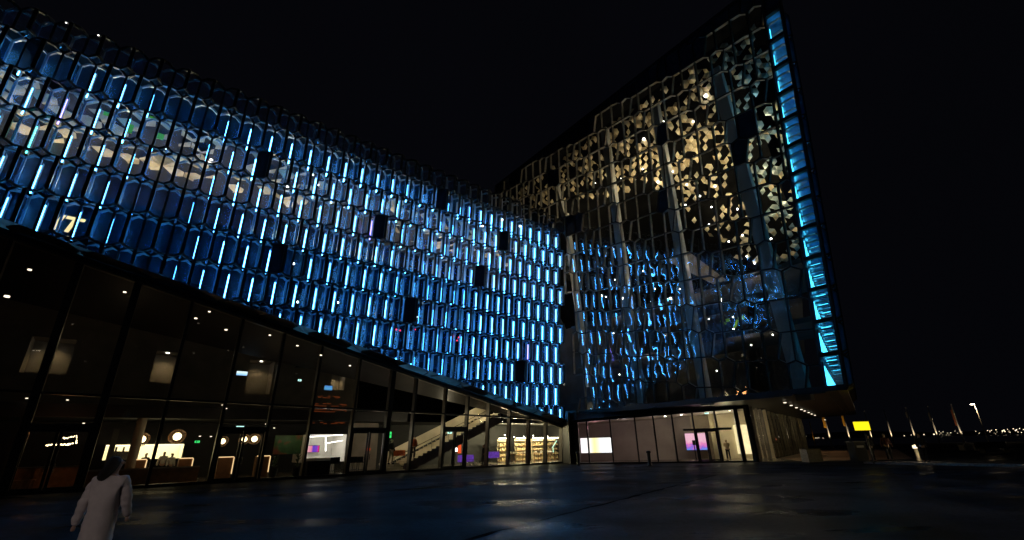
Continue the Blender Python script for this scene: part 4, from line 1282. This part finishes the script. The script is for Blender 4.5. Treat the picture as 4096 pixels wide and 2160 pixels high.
lamp('POINT', Cp(cpx(640, 1800, 4)[0], 3.4, 2.4), 9, (1, .6, .28), .15, 'restaurant_light')
# plants
def plant(x, d, label, h=1.3):
    u, _ = cpx(x, 1860, d)
    c = Cp(u, d, .04)
    t = thing('potted_plant', label, 'plant', c, 'potted plants by the storefront')
    g = MB(); g.lathe(c, [(.2, 0), (.27, .55), (.25, .55), (.23, .5)], 12); g.build('pot', M['cloth_b'], t)
    g = MB()
    for k in range(60):
        an, el = random.uniform(0, 6.28), random.uniform(.3, 1.4)
        b = c + Z * random.uniform(.55, .55 + h * .45)
        dr = V((math.cos(an) * math.cos(el), math.sin(an) * math.cos(el), math.sin(el)))
        l = random.uniform(.3, .6); sd = dr.cross(Z).normalized() * .035
        mid = b + dr * l * .55; tip = b + dr * l - Z * .1
        g.face([b, mid + sd, tip, mid - sd])
    g.build('leaves', M['leaf'], t)
plant(1098, 3.4, 'potted plant left of the green panel'); plant(1188, 2.0, 'taller potted plant beside the white reception', 1.6)
g = MB(); u0, z1 = cpx(1102, 1742, 6); u1, z0 = cpx(1208, 1815, 6); g.box(Cp((u0 + u1) / 2, 6, (z0 + z1) / 2), u1 - u0, .1, z1 - z0, 0, AX)
gm, gt, go = nt_new('green_wall_picture'); gn = noise(gt, 1.2); gr = ramp(gt, gn.outputs['Fac'], [(.35, (.03, .09, .03)), (.55, (.05, .14, .05)), (.68, (.28, .07, .04))]); gb_ = gt.nodes.new('ShaderNodeBsdfPrincipled'); gt.links.new(gr.outputs['Color'], gb_.inputs['Base Color']); gt.links.new(gb_.outputs[0], go.inputs[0])
tag(g.build('wall_picture', gm), 'green and red wall picture behind the potted plants', 'picture')
lamp('POINT', Cp((u0 + u1) / 2, 4.6, 2.8), 14, (1, .8, .5), .1, 'picture_light')
# reception
ru = lit_room('reception', 'white lit reception bay with slanting light lines', 1228, 1376, 1738, 1845, 5.0, 3.0, M['white'], mat('reception_ceiling', (.6, .6, .6), .6))
def strip(x0, y0, x1, y1, d, w=.05):
    a, b = Cp(*[q for q in (cpx(x0, y0, d)[0], d, cpx(x0, y0, d)[1])]), Cp(*[q for q in (cpx(x1, y1, d)[0], d, cpx(x1, y1, d)[1])])
    g = MB(); g.bar(a, b, w, w, NC); return g
for x0, y0, x1, y1 in ((1232, 1748, 1372, 1739), (1303, 1743, 1303, 1804), (1306, 1773, 1370, 1762)):
    strip(x0, y0, x1, y1, 5.4).build('light_line', M['ledw'], wing)
lamp('POINT', Cp((ru[0] + ru[1]) / 2, 6.2, 2.3), 42, (1, .93, .8), .2, 'reception_light')
u0, z1 = cpx(1226, 1816, 4.4); u1, z0 = cpx(1338, 1845, 4.4)
t = thing('reception_desk', 'white reception desk under the slanting light lines', 'desk', Cp((u0 + u1) / 2, 4.4, .04))
g = MB(); g.box(Cp((u0 + u1) / 2, 4.7, .55), u1 - u0, .7, 1.0, 0, AX); g.build('front', M['white'], t)
g = MB(); g.box(Cp((u0 + u1) / 2, 4.65, 1.08), u1 - u0 + .1, .85, .05, 0, AX); g.build('top', M['cream'], t)
def screen(name, label, x0, y0, x1, y1, fn, pxf, m, cat, ax, th=.07, group=None):
    ua, za = pxf(x0, y0); ub, zb = pxf(x1, y1)
    c = fn((ua + ub) / 2, (za + zb) / 2)
    t = thing(name, label, cat, c, group)
    g = MB(); g.box(c - ax[1] * th * .6, abs(ub - ua) + .06, th, abs(za - zb) + .06, 0, ax); g.build('casing', M['cloth_b'], t)
    g = MB(); g.box(c, abs(ub - ua), .02, abs(za - zb), 0, (V((1, 0, 0)), V((0, 1, 0)), Z))
    for k in range(len(g.v)): pass
    # local mesh so that the picture runs along the screen
    o = g.build('display', m, t)
    o.rotation_euler = (0, 0, math.atan2(ax[0].y, ax[0].x))
    return t
def C_(d): return (lambda u, z: Cp(u, d, z)), (lambda x, y: cpx(x, y, d))
for nm, lb, x0, y0, x1, y1, d, m, ca in (('wall_screen', 'screen with a purple and red slide behind the reception desk', 1226, 1783, 1275, 1808, 7.6, 'slide', 'screen'),
        ('monitor', 'bright pale blue monitor on the concrete wall beside a lit niche', 948, 1484, 988, 1503, 6.5, 'mon', 'monitor'), ('monitor', 'small blue monitor right of the amber ring lamp', 1299, 1542, 1328, 1561, 6.5, 'mon2', 'monitor')):
    fn, pf = C_(d); screen(nm, lb, x0, y0, x1, y1, fn, pf, M[m], ca, AX)
def exit_sign(label, x, y, w, h, d, m='exit', fn=None, pf=None, ax=AX):
    if fn is None: fn, pf = C_(d)
    ua, za = pf(x - w / 2, y - h / 2); ub, zb = pf(x + w / 2, y + h / 2)
    c = fn((ua + ub) / 2, (za + zb) / 2); W, H = abs(ub - ua), abs(za - zb)
    t = thing('exit_sign', label, 'sign', c, 'lit exit signs')
    g = MB(); g.box(c, W, .06, H, 0, ax); g.build('light_box', M[m], t)
    g = MB(); g.box(c + ax[1] * .035 - ax[0] * W * .18, W * .22, .01, H * .6, 0, ax); g.box(c + ax[1] * .035 + ax[0] * W * .16, W * .3, .01, H * .16, 0, ax); g.build('pictogram', mat('exit_pictogram', (.02, .25, .12), .5), t)
exit_sign('exit sign above the middle restaurant doors', 960, 1711, 28, 14, 1.0)
exit_sign('exit sign above the doors by the bar stools', 1447, 1722, 20, 11, 1.0)
exit_sign('exit sign above the doors in front of the stairs', 1799, 1730, 16, 10, 1.0)
exit_sign('tall green sign beside the person on the stairs', 1559, 1739, 11, 24, 1.2, 'exitg')
exit_sign('small white sign high on the dark wall, left of the ring lamp', 1199, 1521, 12, 8, 5.5)
exit_sign('dim green sign beside the largest wicker lamp', 789, 1767, 18, 8, 6.5, 'exitg')
# amber ring lamp
g = MB()
for y, rx, mm in ((1588, 42, 0), (1620, 68, 0), (1643, 70, 0), (1692, 60, 0)):
    u, z = cpx(1316, y, 3.0); u2, _ = cpx(1316 + rx, y, 3.0); R_ = u2 - u
    for k in range(26):
        if random.random() < .35: continue
        a0, a1 = R(k * 360 / 26), R((k + .9) * 360 / 26)
        g.tube(Cp(u + R_ * math.cos(a0), 3 + R_ * .8 * math.sin(a0), z), Cp(u + R_ * math.cos(a1), 3 + R_ * .8 * math.sin(a1), z), .022, 5)
tag(g.build('ring_lamp', emit('amber_ring_light', (1, .2, .05), .13)), 'tiered dim amber ring lamp hanging above the reception', 'lamp')
# bar stools
def stool(x, d):
    u, _ = cpx(x, 1890, d)
    t = thing('bar_stool', 'black bar stool with thin legs by the glass', 'stool', Cp(u, d, .04), 'black bar stools by the storefront')
    g = MB(); g.box(Cp(u, d, .78), .42, .4, .06, 0, AX); g.build('seat', M['cloth_b'], t)
    g = MB(); g.box(Cp(u, d + .19, .98), .42, .04, .36, 0, AX); g.build('backrest', M['cloth_b'], t)
    for sx in (-.2, .2):
        for sy in (-.18, .18):
            g = MB(); g.tube(Cp(u + sx * 1.15, d + sy * 1.15, .04), Cp(u + sx * .85, d + sy * .85, .76), .014, 6); g.build('leg', M['black'], t)
    g = MB()
    for a, b in (((-.21, -.19), (.21, -.19)), ((.21, -.19), (.21, .19)), ((.21, .19), (-.21, .19)), ((-.21, .19), (-.21, -.19))):
        g.tube(Cp(u + a[0], d + a[1], .3), Cp(u + b[0], d + b[1], .3), .01, 5)
    g.build('footrest', M['black'], t)
stool(1332, 1.3); stool(1346, 1.9); stool(1400, 1.4); stool(1416, 1.9); stool(1440, 1.5)
g = MB(); u0, _ = cpx(1226, 1870, 1.4); u1, _ = cpx(1318, 1870, 1.4); g.box(Cp((u0 + u1) / 2, 1.5, .5), u1 - u0, .5, .95, 0, AX); tag(g.build('counter', M['cloth_b']), 'dark counter standing by the glass in front of the reception', 'counter')
# lobby wall behind the stools
g = MB(); u0, z1 = cpx(1390, 1750, 6); u1, _ = cpx(1512, 1750, 6); g.face([Cp(u0, 6, .05), Cp(u1, 6, .05), Cp(u1, 6, 3.7), Cp(u0, 6, 3.7)]); g.build('partition_wall', M['concrete'], wing)
lamp('POINT', Cp(u0 + 1.2, 3.2, 2.9), 20, (1, .78, .6), .15, 'foyer_light')
g = MB(); u, z = cpx(1473, 1797, 5.9); g.ball(Cp(u - .08, 5.9, z), .1, 8, 6); g.ball(Cp(u + .08, 5.9, z), .1, 8, 6); tag(g.build('wall_emblem', M['red']), 'small red glowing emblem on the grey wall behind the bar stools', 'emblem')
# stairs
u0, _ = cpx(1560, 1880, 2.6); u1 = cpx(1985, 1690, 2.6)[0]
n = 26; zt = 4.4
st, rz_, sg_ = MB(), MB(), MB()
for k in range(n):
    ua, ub = u0 + (u1 - u0) * k / n, u0 + (u1 - u0) * (k + 1) / n
    z0, z1 = zt * k / n + .05, zt * (k + 1) / n + .05
    st.face([Cp(ua, 1.9, z0), Cp(ua, 4.1, z0), Cp(ua, 4.1, z1), Cp(ua, 1.9, z1)])
    st.face([Cp(ua, 1.9, z1), Cp(ua, 4.1, z1), Cp(ub, 4.1, z1), Cp(ub, 1.9, z1)])
sd = (Cp(u1, 0, zt) - Cp(u0, 0, 0)).normalized()
sc_ = thing('staircase', 'broad lit staircase with plum side and steel railing climbing to the right', 'staircase', Cp(u0, 3, .05))
st.build('steps', M['cream'], sc_)
g = MB(); g.face([Cp(u0, 1.86, .05), Cp(u0 + 1.6, 1.86, .05), Cp(u1, 1.86, zt - .75), Cp(u1, 1.86, zt + .05), Cp(u0, 1.86, .1)]); g.face([Cp(u0 + 1.6, 1.86, .05), Cp(u0 + 1.6, 4.1, .05), Cp(u1, 4.1, zt - .75), Cp(u1, 1.86, zt - .75)]); g.build('stringer', M['purple'], sc_)
g = MB(); g.face([Cp(u0, 4.15, .3), Cp(u1, 4.15, zt + .2), Cp(u1, 4.15, zt + 1.25), Cp(u0, 4.15, 1.25)]); g.build('parapet', M['cream'], sc_)
g = MB()
for d_ in (1.95,):
    for hh in (.95, .6):
        g.tube(Cp(u0, d_, hh + .05), Cp(u1, d_, zt + hh), .022, 6)
    for k in range(0, n + 1, 4):
        ua = u0 + (u1 - u0) * k / n; g.tube(Cp(ua, d_, zt * k / n + .05), Cp(ua, d_, zt * k / n + 1), .018, 6)
g.build('railing', M['chrome'], sc_)
for k in (.15, .45, .8):
    lamp('POINT', Cp(u0 + (u1 - u0) * k, 2.6, zt * k + 2.3 if k < .5 else 4.6), 62, (1, .84, .56), .1, 'stair_light')
for k in range(10):
    pass
# lower steps left of the stairs
g = MB()
ua, _ = cpx(1545, 1880, 1.2); ub, _ = cpx(1622, 1880, 1.2)
for k in range(4): g.box(Cp((ua + ub) / 2 , 1.5 + k * .3, .1 + k * .15), ub - ua, .3, .15, 0, AX)
tag(g.build('step_block', M['cream']), 'low block of pale steps under the person coming down', 'steps')
g = MB(); u, z = cpx(1595, 1812, 2.6); g.box(Cp(u, 2.6, z), 1.1, .05, .4, 0, (A1, NC, Z)); tag(g.build('banner', M['cloth_o']), 'orange board behind the person on the steps', 'board')
# shop
sh_lab = ['left bright shop shelf beside the violet display', 'middle bright shop shelf with rows of goods', 'right bright shop shelf at the end of the storefront']
for k, (x0, x1) in enumerate(((1995, 2034), (2064, 2110), (2130, 2232))):
    ua, z1 = cpx(x0, 1768, 7.5); ub, z0 = cpx(x1, 1845, 7.5)
    z1 = 2.3
    c = Cp((ua + ub) / 2, 7.5, .04)
    t = thing('shop_shelf', sh_lab[k], 'shelf', c, 'lit shelves of the shop')
    W = ub - ua
    g = MB(); g.box(Cp((ua + ub) / 2, 7.75, z1 / 2), W, .05, z1, 0, AX); g.build('back_panel', M['cream'], t)
    for j in range(5):
        g = MB(); g.box(Cp((ua + ub) / 2, 7.5, .15 + j * .48), W, .45, .04, 0, AX); g.build('shelf_board', M['wood'], t)
    g = MB(); g.box(Cp((ua + ub) / 2, 7.35, z1 + .08), W, .25, .08, 0, AX); g.build('shelf_light', M['shoplight'], t)
    gd = MB()
    for j in range(4):
        q = ua + .1
        while q < ub - .1:
            w = random.uniform(.08, .2); h = random.uniform(.12, .36)
            gd.box(Cp(q + w / 2, 7.5, .17 + j * .48 + h / 2), w, .2, h, 0, AX); q += w + random.uniform(.02, .15)
    o = gd.build('shop_goods', M['bottle']); tag(o, ['assorted goods on the left shop shelf', 'assorted goods on the middle shop shelf', 'assorted goods on the right shop shelf'][k], 'goods'); o['kind'] = 'stuff'
for k, x in enumerate((2055, 2098, 2160, 2200)):
    u, _ = cpx(x, 1860, 4.6)
    t = thing('display_table', ['display table nearest the violet stand', 'display table left of the shop mullion', 'display table in the middle of the shop', 'display table nearest the shop corner'][k], 'table', Cp(u, 4.6, .04), 'display tables of the shop')
    g = MB(); g.box(Cp(u, 4.6, .86), 1.0, .7, .05, 0, AX); g.build('tabletop', M['wood'], t)
    for sx in (-.45, .45):
        for sy in (-.3, .3):
            g = MB(); g.box(Cp(u + sx, 4.6 + sy, .44), .06, .06, .8, 0, AX); g.build('leg', M['wood'], t)
    g = MB()
    for j in range(7): h = random.uniform(.06, .22); g.box(Cp(u + random.uniform(-.42, .42), 4.6 + random.uniform(-.2, .2), .885 + h / 2), .12, .12, h, 0, AX)
    o = g.build('table_goods', M['white']); tag(o, ['small goods on the table nearest the violet stand', 'small goods on the table left of the shop mullion', 'small goods on the middle shop table', 'small goods on the table nearest the shop corner'][k], 'goods'); o['kind'] = 'stuff'
for k, (x0, x1, y0, y1, d, lb) in enumerate(((1836, 1890, 1820, 1836, 3.2, 'long low violet lit stand behind the stair doors'), (1958, 1992, 1806, 1828, 4.5, 'violet lit stand left of the bright shelves'))):
    ua, z1 = cpx(x0, y0, d); ub, z0 = cpx(x1, y1, d)
    t = thing('display_stand', lb, 'stand', Cp((ua + ub) / 2, d, .04), 'violet display stands')
    g = MB(); g.box(Cp((ua + ub) / 2, d, max(z1, .9) - .3), ub - ua, .4, .55, 0, AX); g.build('panel', M['violet'], t)
    for s_ in (-.4, .4):
        g = MB(); g.tube(Cp((ua + ub) / 2 + s_ * (ub - ua), d, .04), Cp((ua + ub) / 2 + s_ * (ub - ua), d, .9), .025, 6); g.build('leg', M['chrome'], t)
g = MB(); u, z = cpx(1838, 1796, 3.0); g.box(Cp(u, 3.0, z), .3, .1, .7, 0, AX); tag(g.build('banner', M['red']), 'red lit hanging board behind the stair doors', 'board')
g = MB(); u, z = cpx(1822, 1799, 3.4); g.box(Cp(u, 3.4, z), .35, .06, .3, 0, AX); tag(g.build('monitor', M['ledw']), 'small white screen beside the red board', 'monitor')
for k in range(6):
    u, _ = cpx(1868 + k * 11, 1850, 2.6)
    g = MB(); g.tube(Cp(u, 2.6, .04), Cp(u - .35, 2.6, .55), .02, 6); g.tube(Cp(u - .35, 2.6, .55), Cp(u - .1, 2.6, .6), .02, 6)
    tag(g.build('chrome_rack', M['chrome']), 'small bent chrome stand on the floor right of the stair doors', 'stand', 'chrome stands by the stairs')
ua, _ = cpx(2060, 1800, 5); 
for x, p in ((2010, 330), (2070, 420), (2130, 480), (2195, 420)):
    u, _ = cpx(x, 1800, 5.2); lamp('POINT', Cp(u, 5.4, 2.9), p, (1, .86, .5), .1, 'shop_light')
for k in range(12):
    u, z = cpx(2000 + k * 19, 1752 + random.uniform(-16, 6), 5); g = MB(); g.ball(Cp(u, 5, min(3.5, z)), .05, 6, 4); g.build('downlight', M['lampw'], wing)
u, z = cpx(2225, 1775, 3.4); g = MB(); g.bar(Cp(u - .5, 3.4, z - .3), Cp(u + .1, 3.4, z + .3), .05, .05, NC); g.bar(Cp(u - .45, 3.4, .9), Cp(u - .5, 3.4, z - .3), .04, .05, NC); tag(g.build('neon_line', emit('green_white_neon', (.6, 1, .75), 2)), 'bent pale green light line at the shop corner', 'light')
# lit letters behind the lowest left bricks
tc_ = bpy.data.curves.new('letters', 'FONT'); tc_.body = 'IT'; tc_.size = 1.25; tc_.extrude = .05; tc_.shear = .25; tc_.offset = .022
to = bpy.data.objects.new('tmp_letters', tc_); COL.objects.link(to)
dg = bpy.context.evaluated_depsgraph_get()
lm = bpy.data.meshes.new_from_object(to.evaluated_get(dg)); bpy.data.objects.remove(to, do_unlink=True)
lm.name = 'lit_letters'; lm.materials.clear(); lm.materials.append(M['letter'])
lo = bpy.data.objects.new('lit_letters', lm); COL.objects.link(lo)
p = hit(196, 912, O1 - N1 * 1.6, N1)
mw = Matrix((A1, B1, N1)).transposed().to_4x4(); mw.translation = p; lo.matrix_world = mw
tag(lo, 'cream lit letters I and T behind the lowest bricks at the left', 'letters')

# ================================================================= THINGS INSIDE THE HALL
RX3 = (RD, RN, Z)
def L_(d): return (lambda s, z: Lp(s, d, z)), (lambda x, y: lpx(x, y, d))
fn, pf = L_(2.6)
screen('led_wall', 'large glowing white and yellow screen in the lobby window', 2321, 1753, 2450, 1810, fn, pf, M['led_wall'], 'screen', RX3)
fn, pf = L_(6.0)
screen('television', 'blue and pink television on the lobby wall behind the doors', 2738, 1734, 2832, 1799, fn, pf, M['tv'], 'television', RX3)
fn, pf = L_(1.5)
exit_sign('exit sign above the hall lobby doors', 2826, 1650, 18, 11, 1.5, 'exit', fn, pf, RX3)
s, z = lpx(2778, 1790, 5.0)
t = thing('information_stand', 'slim black stand in front of the blue television', 'stand', Lp(s, 5, .04))
g = MB(); g.box(Lp(s, 5, .9), .08, .08, 1.7, 0, RX3); g.build('post', M['black'], t)
g = MB(); g.box(Lp(s, 4.95, 1.55), .26, .04, .42, 0, RX3); g.build('panel', M['black'], t)
g = MB(); g.box(Lp(s, 5, .08), .4, .3, .04, 0, RX3); g.build('base', M['black'], t)
p = S0 + SDL * 25 - SNL * 2.0
t = thing('ticket_desk', 'pale desk behind the receding side glass', 'desk', p)
g = MB(); g.box(p + Z * .62, 3.4, .7, 1.15, 0, (SDL, SNL, Z)); g.build('front', M['white'], t)
g = MB(); g.box(p + Z * 1.22, 3.5, .8, .05, 0, (SDL, SNL, Z)); g.build('top', M['cream'], t)
g = MB(); q = p + Z * 1.65 - SNL * .2; g.ball(q, .2, 10, 6); tag(g.build('paper_lantern', M['red']), 'round red glowing lantern above the pale desk', 'lantern')

# ================================================================= OUTDOOR THINGS
def bollard(loc, label):
    t = thing('bollard', label, 'bollard', loc, 'black bollards in front of the hall')
    g = MB(); g.lathe(loc, [(.17, 0), (.17, .05), (.13, .1), (.125, .85), (.13, .9)], 14); g.build('post', M['black'], t, True)
    g = MB(); g.lathe(loc, [(.14, .9), (.18, .93), (.185, 1.0), (.1, 1.06), (.02, 1.08)], 14); g.build('cap', M['black'], t, True)
bollard(ground(2600, 1863), 'black bollard before the middle of the hall lobby window')
bollard(ground(2314, 1862), 'black bollard in the dark corner beside the glowing screen')
bl = ground(3680, 1853)
t = thing('lit_bollard', 'lit bollard with a glowing head on the terrace kerb', 'bollard', bl)
g = MB(); g.lathe(bl, [(.16, 0), (.16, .1), (.12, .14), (.12, .92)], 14); g.build('post', M['mullion'], t, True)
g = MB(); g.lathe(bl, [(.12, .92), (.125, 1.1)], 14); g.build('light_head', emit('bollard_light', (1, .88, .6), 1.7), t, True)
g = MB(); g.lathe(bl, [(.15, 1.1), (.15, 1.14), (.03, 1.17)], 14); g.build('cap', M['pole'], t, True)
lamp('POINT', bl + V((-.05, -.55, .9)), 30, (1, .78, .45), .12, 'bollard_lamp')
lamp('POINT', ground(4240, 1872) + V((0, .4, .7)), 30, (1, .78, .45), .12, 'bollard_lamp')
def pole(xb, dbase, xt, yt, label, flag=None):
    hy = 1780 - .0227 * (xb - 2048)
    b = ground(xb, hy + dbase)
    r_ = ray(xt, yt); dd = math.hypot(b.x, b.y); k = dd / math.hypot(r_.x, r_.y)
    h = HC + r_.z * k
    t = thing('flagpole', label, 'flagpole', b, 'flagpoles along the quay')
    g = MB(); g.tube(b, b + Z * h, .15, 10, 0, .09); g.build('pole', M['pole'], t, True)
    g = MB(); g.ball(b + Z * (h + .05), .1, 8, 6); g.build('finial', M['pole'], t, True)
    g = MB(); g.lathe(b, [(.3, 0), (.3, .06), (.14, .12)], 10); g.build('base', M['black'], t)
    if flag:
        m_, z0, z1, w = flag
        g = MB(); nn = 7
        X = V((-1, .15, 0)).normalized(); Y = V((0, 1, 0))
        for k in range(nn):
            a0, a1 = k / nn, (k + 1) / nn
            q = lambda a, e: b + Z * (h * (z1 if e else z0) - a * w * (.5 if e else -.2)) + X * (.1 + a * w) + Y * .12 * math.sin(a * 9)
            g.face([q(a0, 0), q(a1, 0), q(a1, 1), q(a0, 1)])
            g.face([q(a0, 0) + Y * .01, q(a0, 1) + Y * .01, q(a1, 1) + Y * .01, q(a1, 0) + Y * .01])
        g.build('flag', M[m_], t)
    return b, h
poles = [(3329, 37, 3290, 1640, 'flagpole with a yellow flag seen under the overhang', ('flag_y', .5, .97, .42)),
         (3408, 38, 3369, 1640, 'flagpole with a brown flag left of the yellow sign', ('flag_y', .55, .95, .32)),
         (3497, 36, 3453, 1647, 'flagpole rising behind the yellow sign', None),
         (3578, 36, 3535, 1640, 'bare flagpole just right of the yellow sign', None),
         (3670, 36, 3626, 1632, 'bare flagpole above the lit bollard', ('flag_g', .72, .9, .22)),
         (3760, 34, 3708, 1627, 'flagpole with a limp grey flag over the town lights', ('flag_g', .6, .85, .2)),
         (3858, 34, 3802, 1620, 'rightmost flagpole, carrying an orange red flag', ('flag_r', .45, .88, .28))]
pb_ = []
for q in poles: pb_.append(pole(*q))
for b, h in pb_:
    lamp('SPOT', b + V((-.5, -1.6, .3)), 700, (1, .76, .48), .06, 'flagpole_floodlight', 50, b + Z * h * .62)
# street lamp
b = ground(3955, 1770)
r_ = ray(3896, 1616); k = math.hypot(b.x, b.y) / math.hypot(r_.x, r_.y); h = HC + r_.z * k
t = thing('street_lamp', 'lit street lamp on a tall pole at the right of the quay', 'street lamp', b)
g = MB(); g.tube(b, b + Z * h, .11, 10, 0, .07); g.build('pole', M['pole'], t, True)
g = MB(); g.bar(b + Z * h, b + Z * (h + .05) - V((.7, .0, 0)), .25, .12, Z); g.build('lamp_arm', M['black'], t)
g = MB(); g.box(b + Z * (h - .08) - V((.45, 0, 0)), .55, .5, .1); g.build('lamp_head', M['street'], t)
lamp('POINT', b + Z * (h - .5) - V((.5, .4, 0)), 260, (1, .72, .38), .2, 'street_light')
# short lamp post seen under the overhang
b = ground(3262, 1786); r_ = ray(3246, 1690); k = math.hypot(b.x, b.y) / math.hypot(r_.x, r_.y); h = HC + r_.z * k
t = thing('lamp_post', 'slim orange lit post at the end of the side glass', 'post', b)
g = MB(); g.tube(b, b + Z * h, .1, 8, 0, .08); g.build('pole', M['flag_y'], t, True); g = MB(); g.ball(b + Z * (h + .08), .12, 8, 6); g.build('cap', M['black'], t)
lamp('SPOT', b + V((-.6, -1.2, .3)), 30, (1, .6, .25), .06, 'flagpole_floodlight', 60, b + Z * h * .7)
# yellow sign
b = ground(3490, 1858)
p0, p1 = hit(3421, 1739, b, V((0, 1, 0))), hit(3484, 1687, b, V((0, 1, 0)))
ctr = V(((hit(3447, 1704, b, V((0, 1, 0)))).x, b.y, hit(3447, 1704, b, V((0, 1, 0))).z))
t = thing('lit_sign', 'blank glowing yellow box sign on a post right of the hall corner', 'sign', b)
W = (hit(3475, 1704, b, V((0, 1, 0))) - hit(3422, 1704, b, V((0, 1, 0)))).length; Hh = hit(3447, 1687, b, V((0, 1, 0))).z - hit(3447, 1721, b, V((0, 1, 0))).z
g = MB(); g.box(ctr, W, .25, Hh); g.build('light_box', M['yellow'], t)
g = MB(); g.box(ctr + V((0, .02, Hh / 2 + .03)), W + .06, .3, .04); g.box(ctr + V((0, .02, -Hh / 2 - .03)), W + .06, .3, .04); g.build('frame', M['black'], t)
g = MB(); g.tube(V((ctr.x + .1, b.y, 0)), V((ctr.x + .1, b.y, ctr.z - Hh / 2)), .05); g.build('post', M['black'], t)
# planter box, kiosk and low blocks
p = ground(3266, 1850)
t = thing('planter', 'brown square planter standing alone on the plaza by the overhang', 'planter', p)
g = MB(); g.box(p + V((0, .45, .47)), 1.05, .9, .9); g.build('box', M['stone'], t)
g = MB(); g.box(p + V((0, .45, .03)), .95, .8, .06); g.build('base', M['black'], t)
g = MB(); g.box(p + V((0, .45, .94)), 1.1, .95, .05); g.build('rim', M['beam'], t)
p = ground(3475, 1853) + V((.3, 1.2, .12))
t = thing('litter_bin', 'tall dark bin cabinet below the yellow sign', 'bin', p)
g = MB(); g.box(p + Z * .62, .8, .8, 1.24); g.build('cabinet', M['cloth_b'], t)
g = MB(); g.box(p + V((0, 0, 1.28)), .88, .88, .07); g.build('lid', M['black'], t)
g = MB(); g.box(p + V((0, -.41, .95)), .5, .03, .14); g.build('slot', M['inner_dim'], t)
for k, (x, y, w, h, lb) in enumerate(((3905, 1800, 3.2, .55, 'low stone block left of the bench on the lit terrace'), (3950, 1802, 2.2, .55, 'low stone block just left of the dark bench'))):
    p = ground(x, y); g = MB(); g.box(p + Z * h / 2, w, .8, h); g.box(p + Z * (h + .03), w + .1, .9, .06); tag(g.build('stone_block', M['stone']), lb, 'block', 'stone blocks on the terrace')
p = ground(3985, 1812)
t = thing('bench', 'dark bench on the terrace at the far right', 'bench', p)
g = MB(); g.box(p + Z * .45, 3.0, .7, .1); g.build('seat', M['cloth_b'], t)
g = MB(); g.box(p + V((0, .3, .75)), 3.0, .08, .5); g.build('backrest', M['cloth_b'], t)
for s_ in (-1.2, 1.2):
    g = MB(); g.box(p + V((s_, 0, .2)), .12, .6, .4); g.build('leg', M['black'], t)
lamp('POINT', ground(3935, 1795) + V((0, -1.5, .5)), 14, (1, .8, .5), .1, 'terrace_light')
# plaza lamp behind the viewer
b = V((-5.5, -7, 0))
t = thing('street_lamp', 'street lamp standing on the plaza behind the viewer', 'street lamp', b)
g = MB(); g.tube(b, b + Z * 6, .09, 10, 0, .06); g.build('pole', M['black'], t, True)
g = MB(); g.box(b + V((0, .3, 6.02)), .35, .8, .1); g.build('lamp_arm', M['black'], t)
g = MB(); g.box(b + V((0, .4, 5.95)), .28, .5, .03); g.build('lamp_head', M['street'], t)
lamp('SPOT', b + V((0, .4, 5.9)), 800, (1, .82, .74), .2, 'street_light', 20, fp + Z * 1.45)

# ================================================================= WORLD AND RENDER
w = bpy.data.worlds.new('World')
SC.world = w
w.use_nodes = True
t = w.node_tree
bg = t.nodes['Background']
tcw = t.nodes.new('ShaderNodeTexCoord')
nw = t.nodes.new('ShaderNodeTexNoise'); nw.inputs['Scale'].default_value = 2.0
t.links.new(tcw.outputs['Generated'], nw.inputs['Vector'])
rw_ = t.nodes.new('ShaderNodeValToRGB')
rw_.color_ramp.elements[0].color = (.0011, .0012, .0019, 1)
rw_.color_ramp.elements[1].color = (.0017, .0018, .0030, 1)
t.links.new(nw.outputs['Fac'], rw_.inputs['Fac'])
t.links.new(rw_.outputs['Color'], bg.inputs['Color'])
bg.inputs['Strength'].default_value = 1.0
SC.view_settings.view_transform = 'Standard'
SC.view_settings.look = 'None'
SC.view_settings.gamma = 1
SC.view_settings.exposure = 0
c = SC.cycles
c.max_bounces = 8
c.diffuse_bounces = 2
c.glossy_bounces = 4
c.transmission_bounces = 4
c.transparent_max_bounces = 24
c.caustics_reflective = False
c.caustics_refractive = False
c.sample_clamp_indirect = 12.0
c.use_denoising = True
c.use_light_tree = True
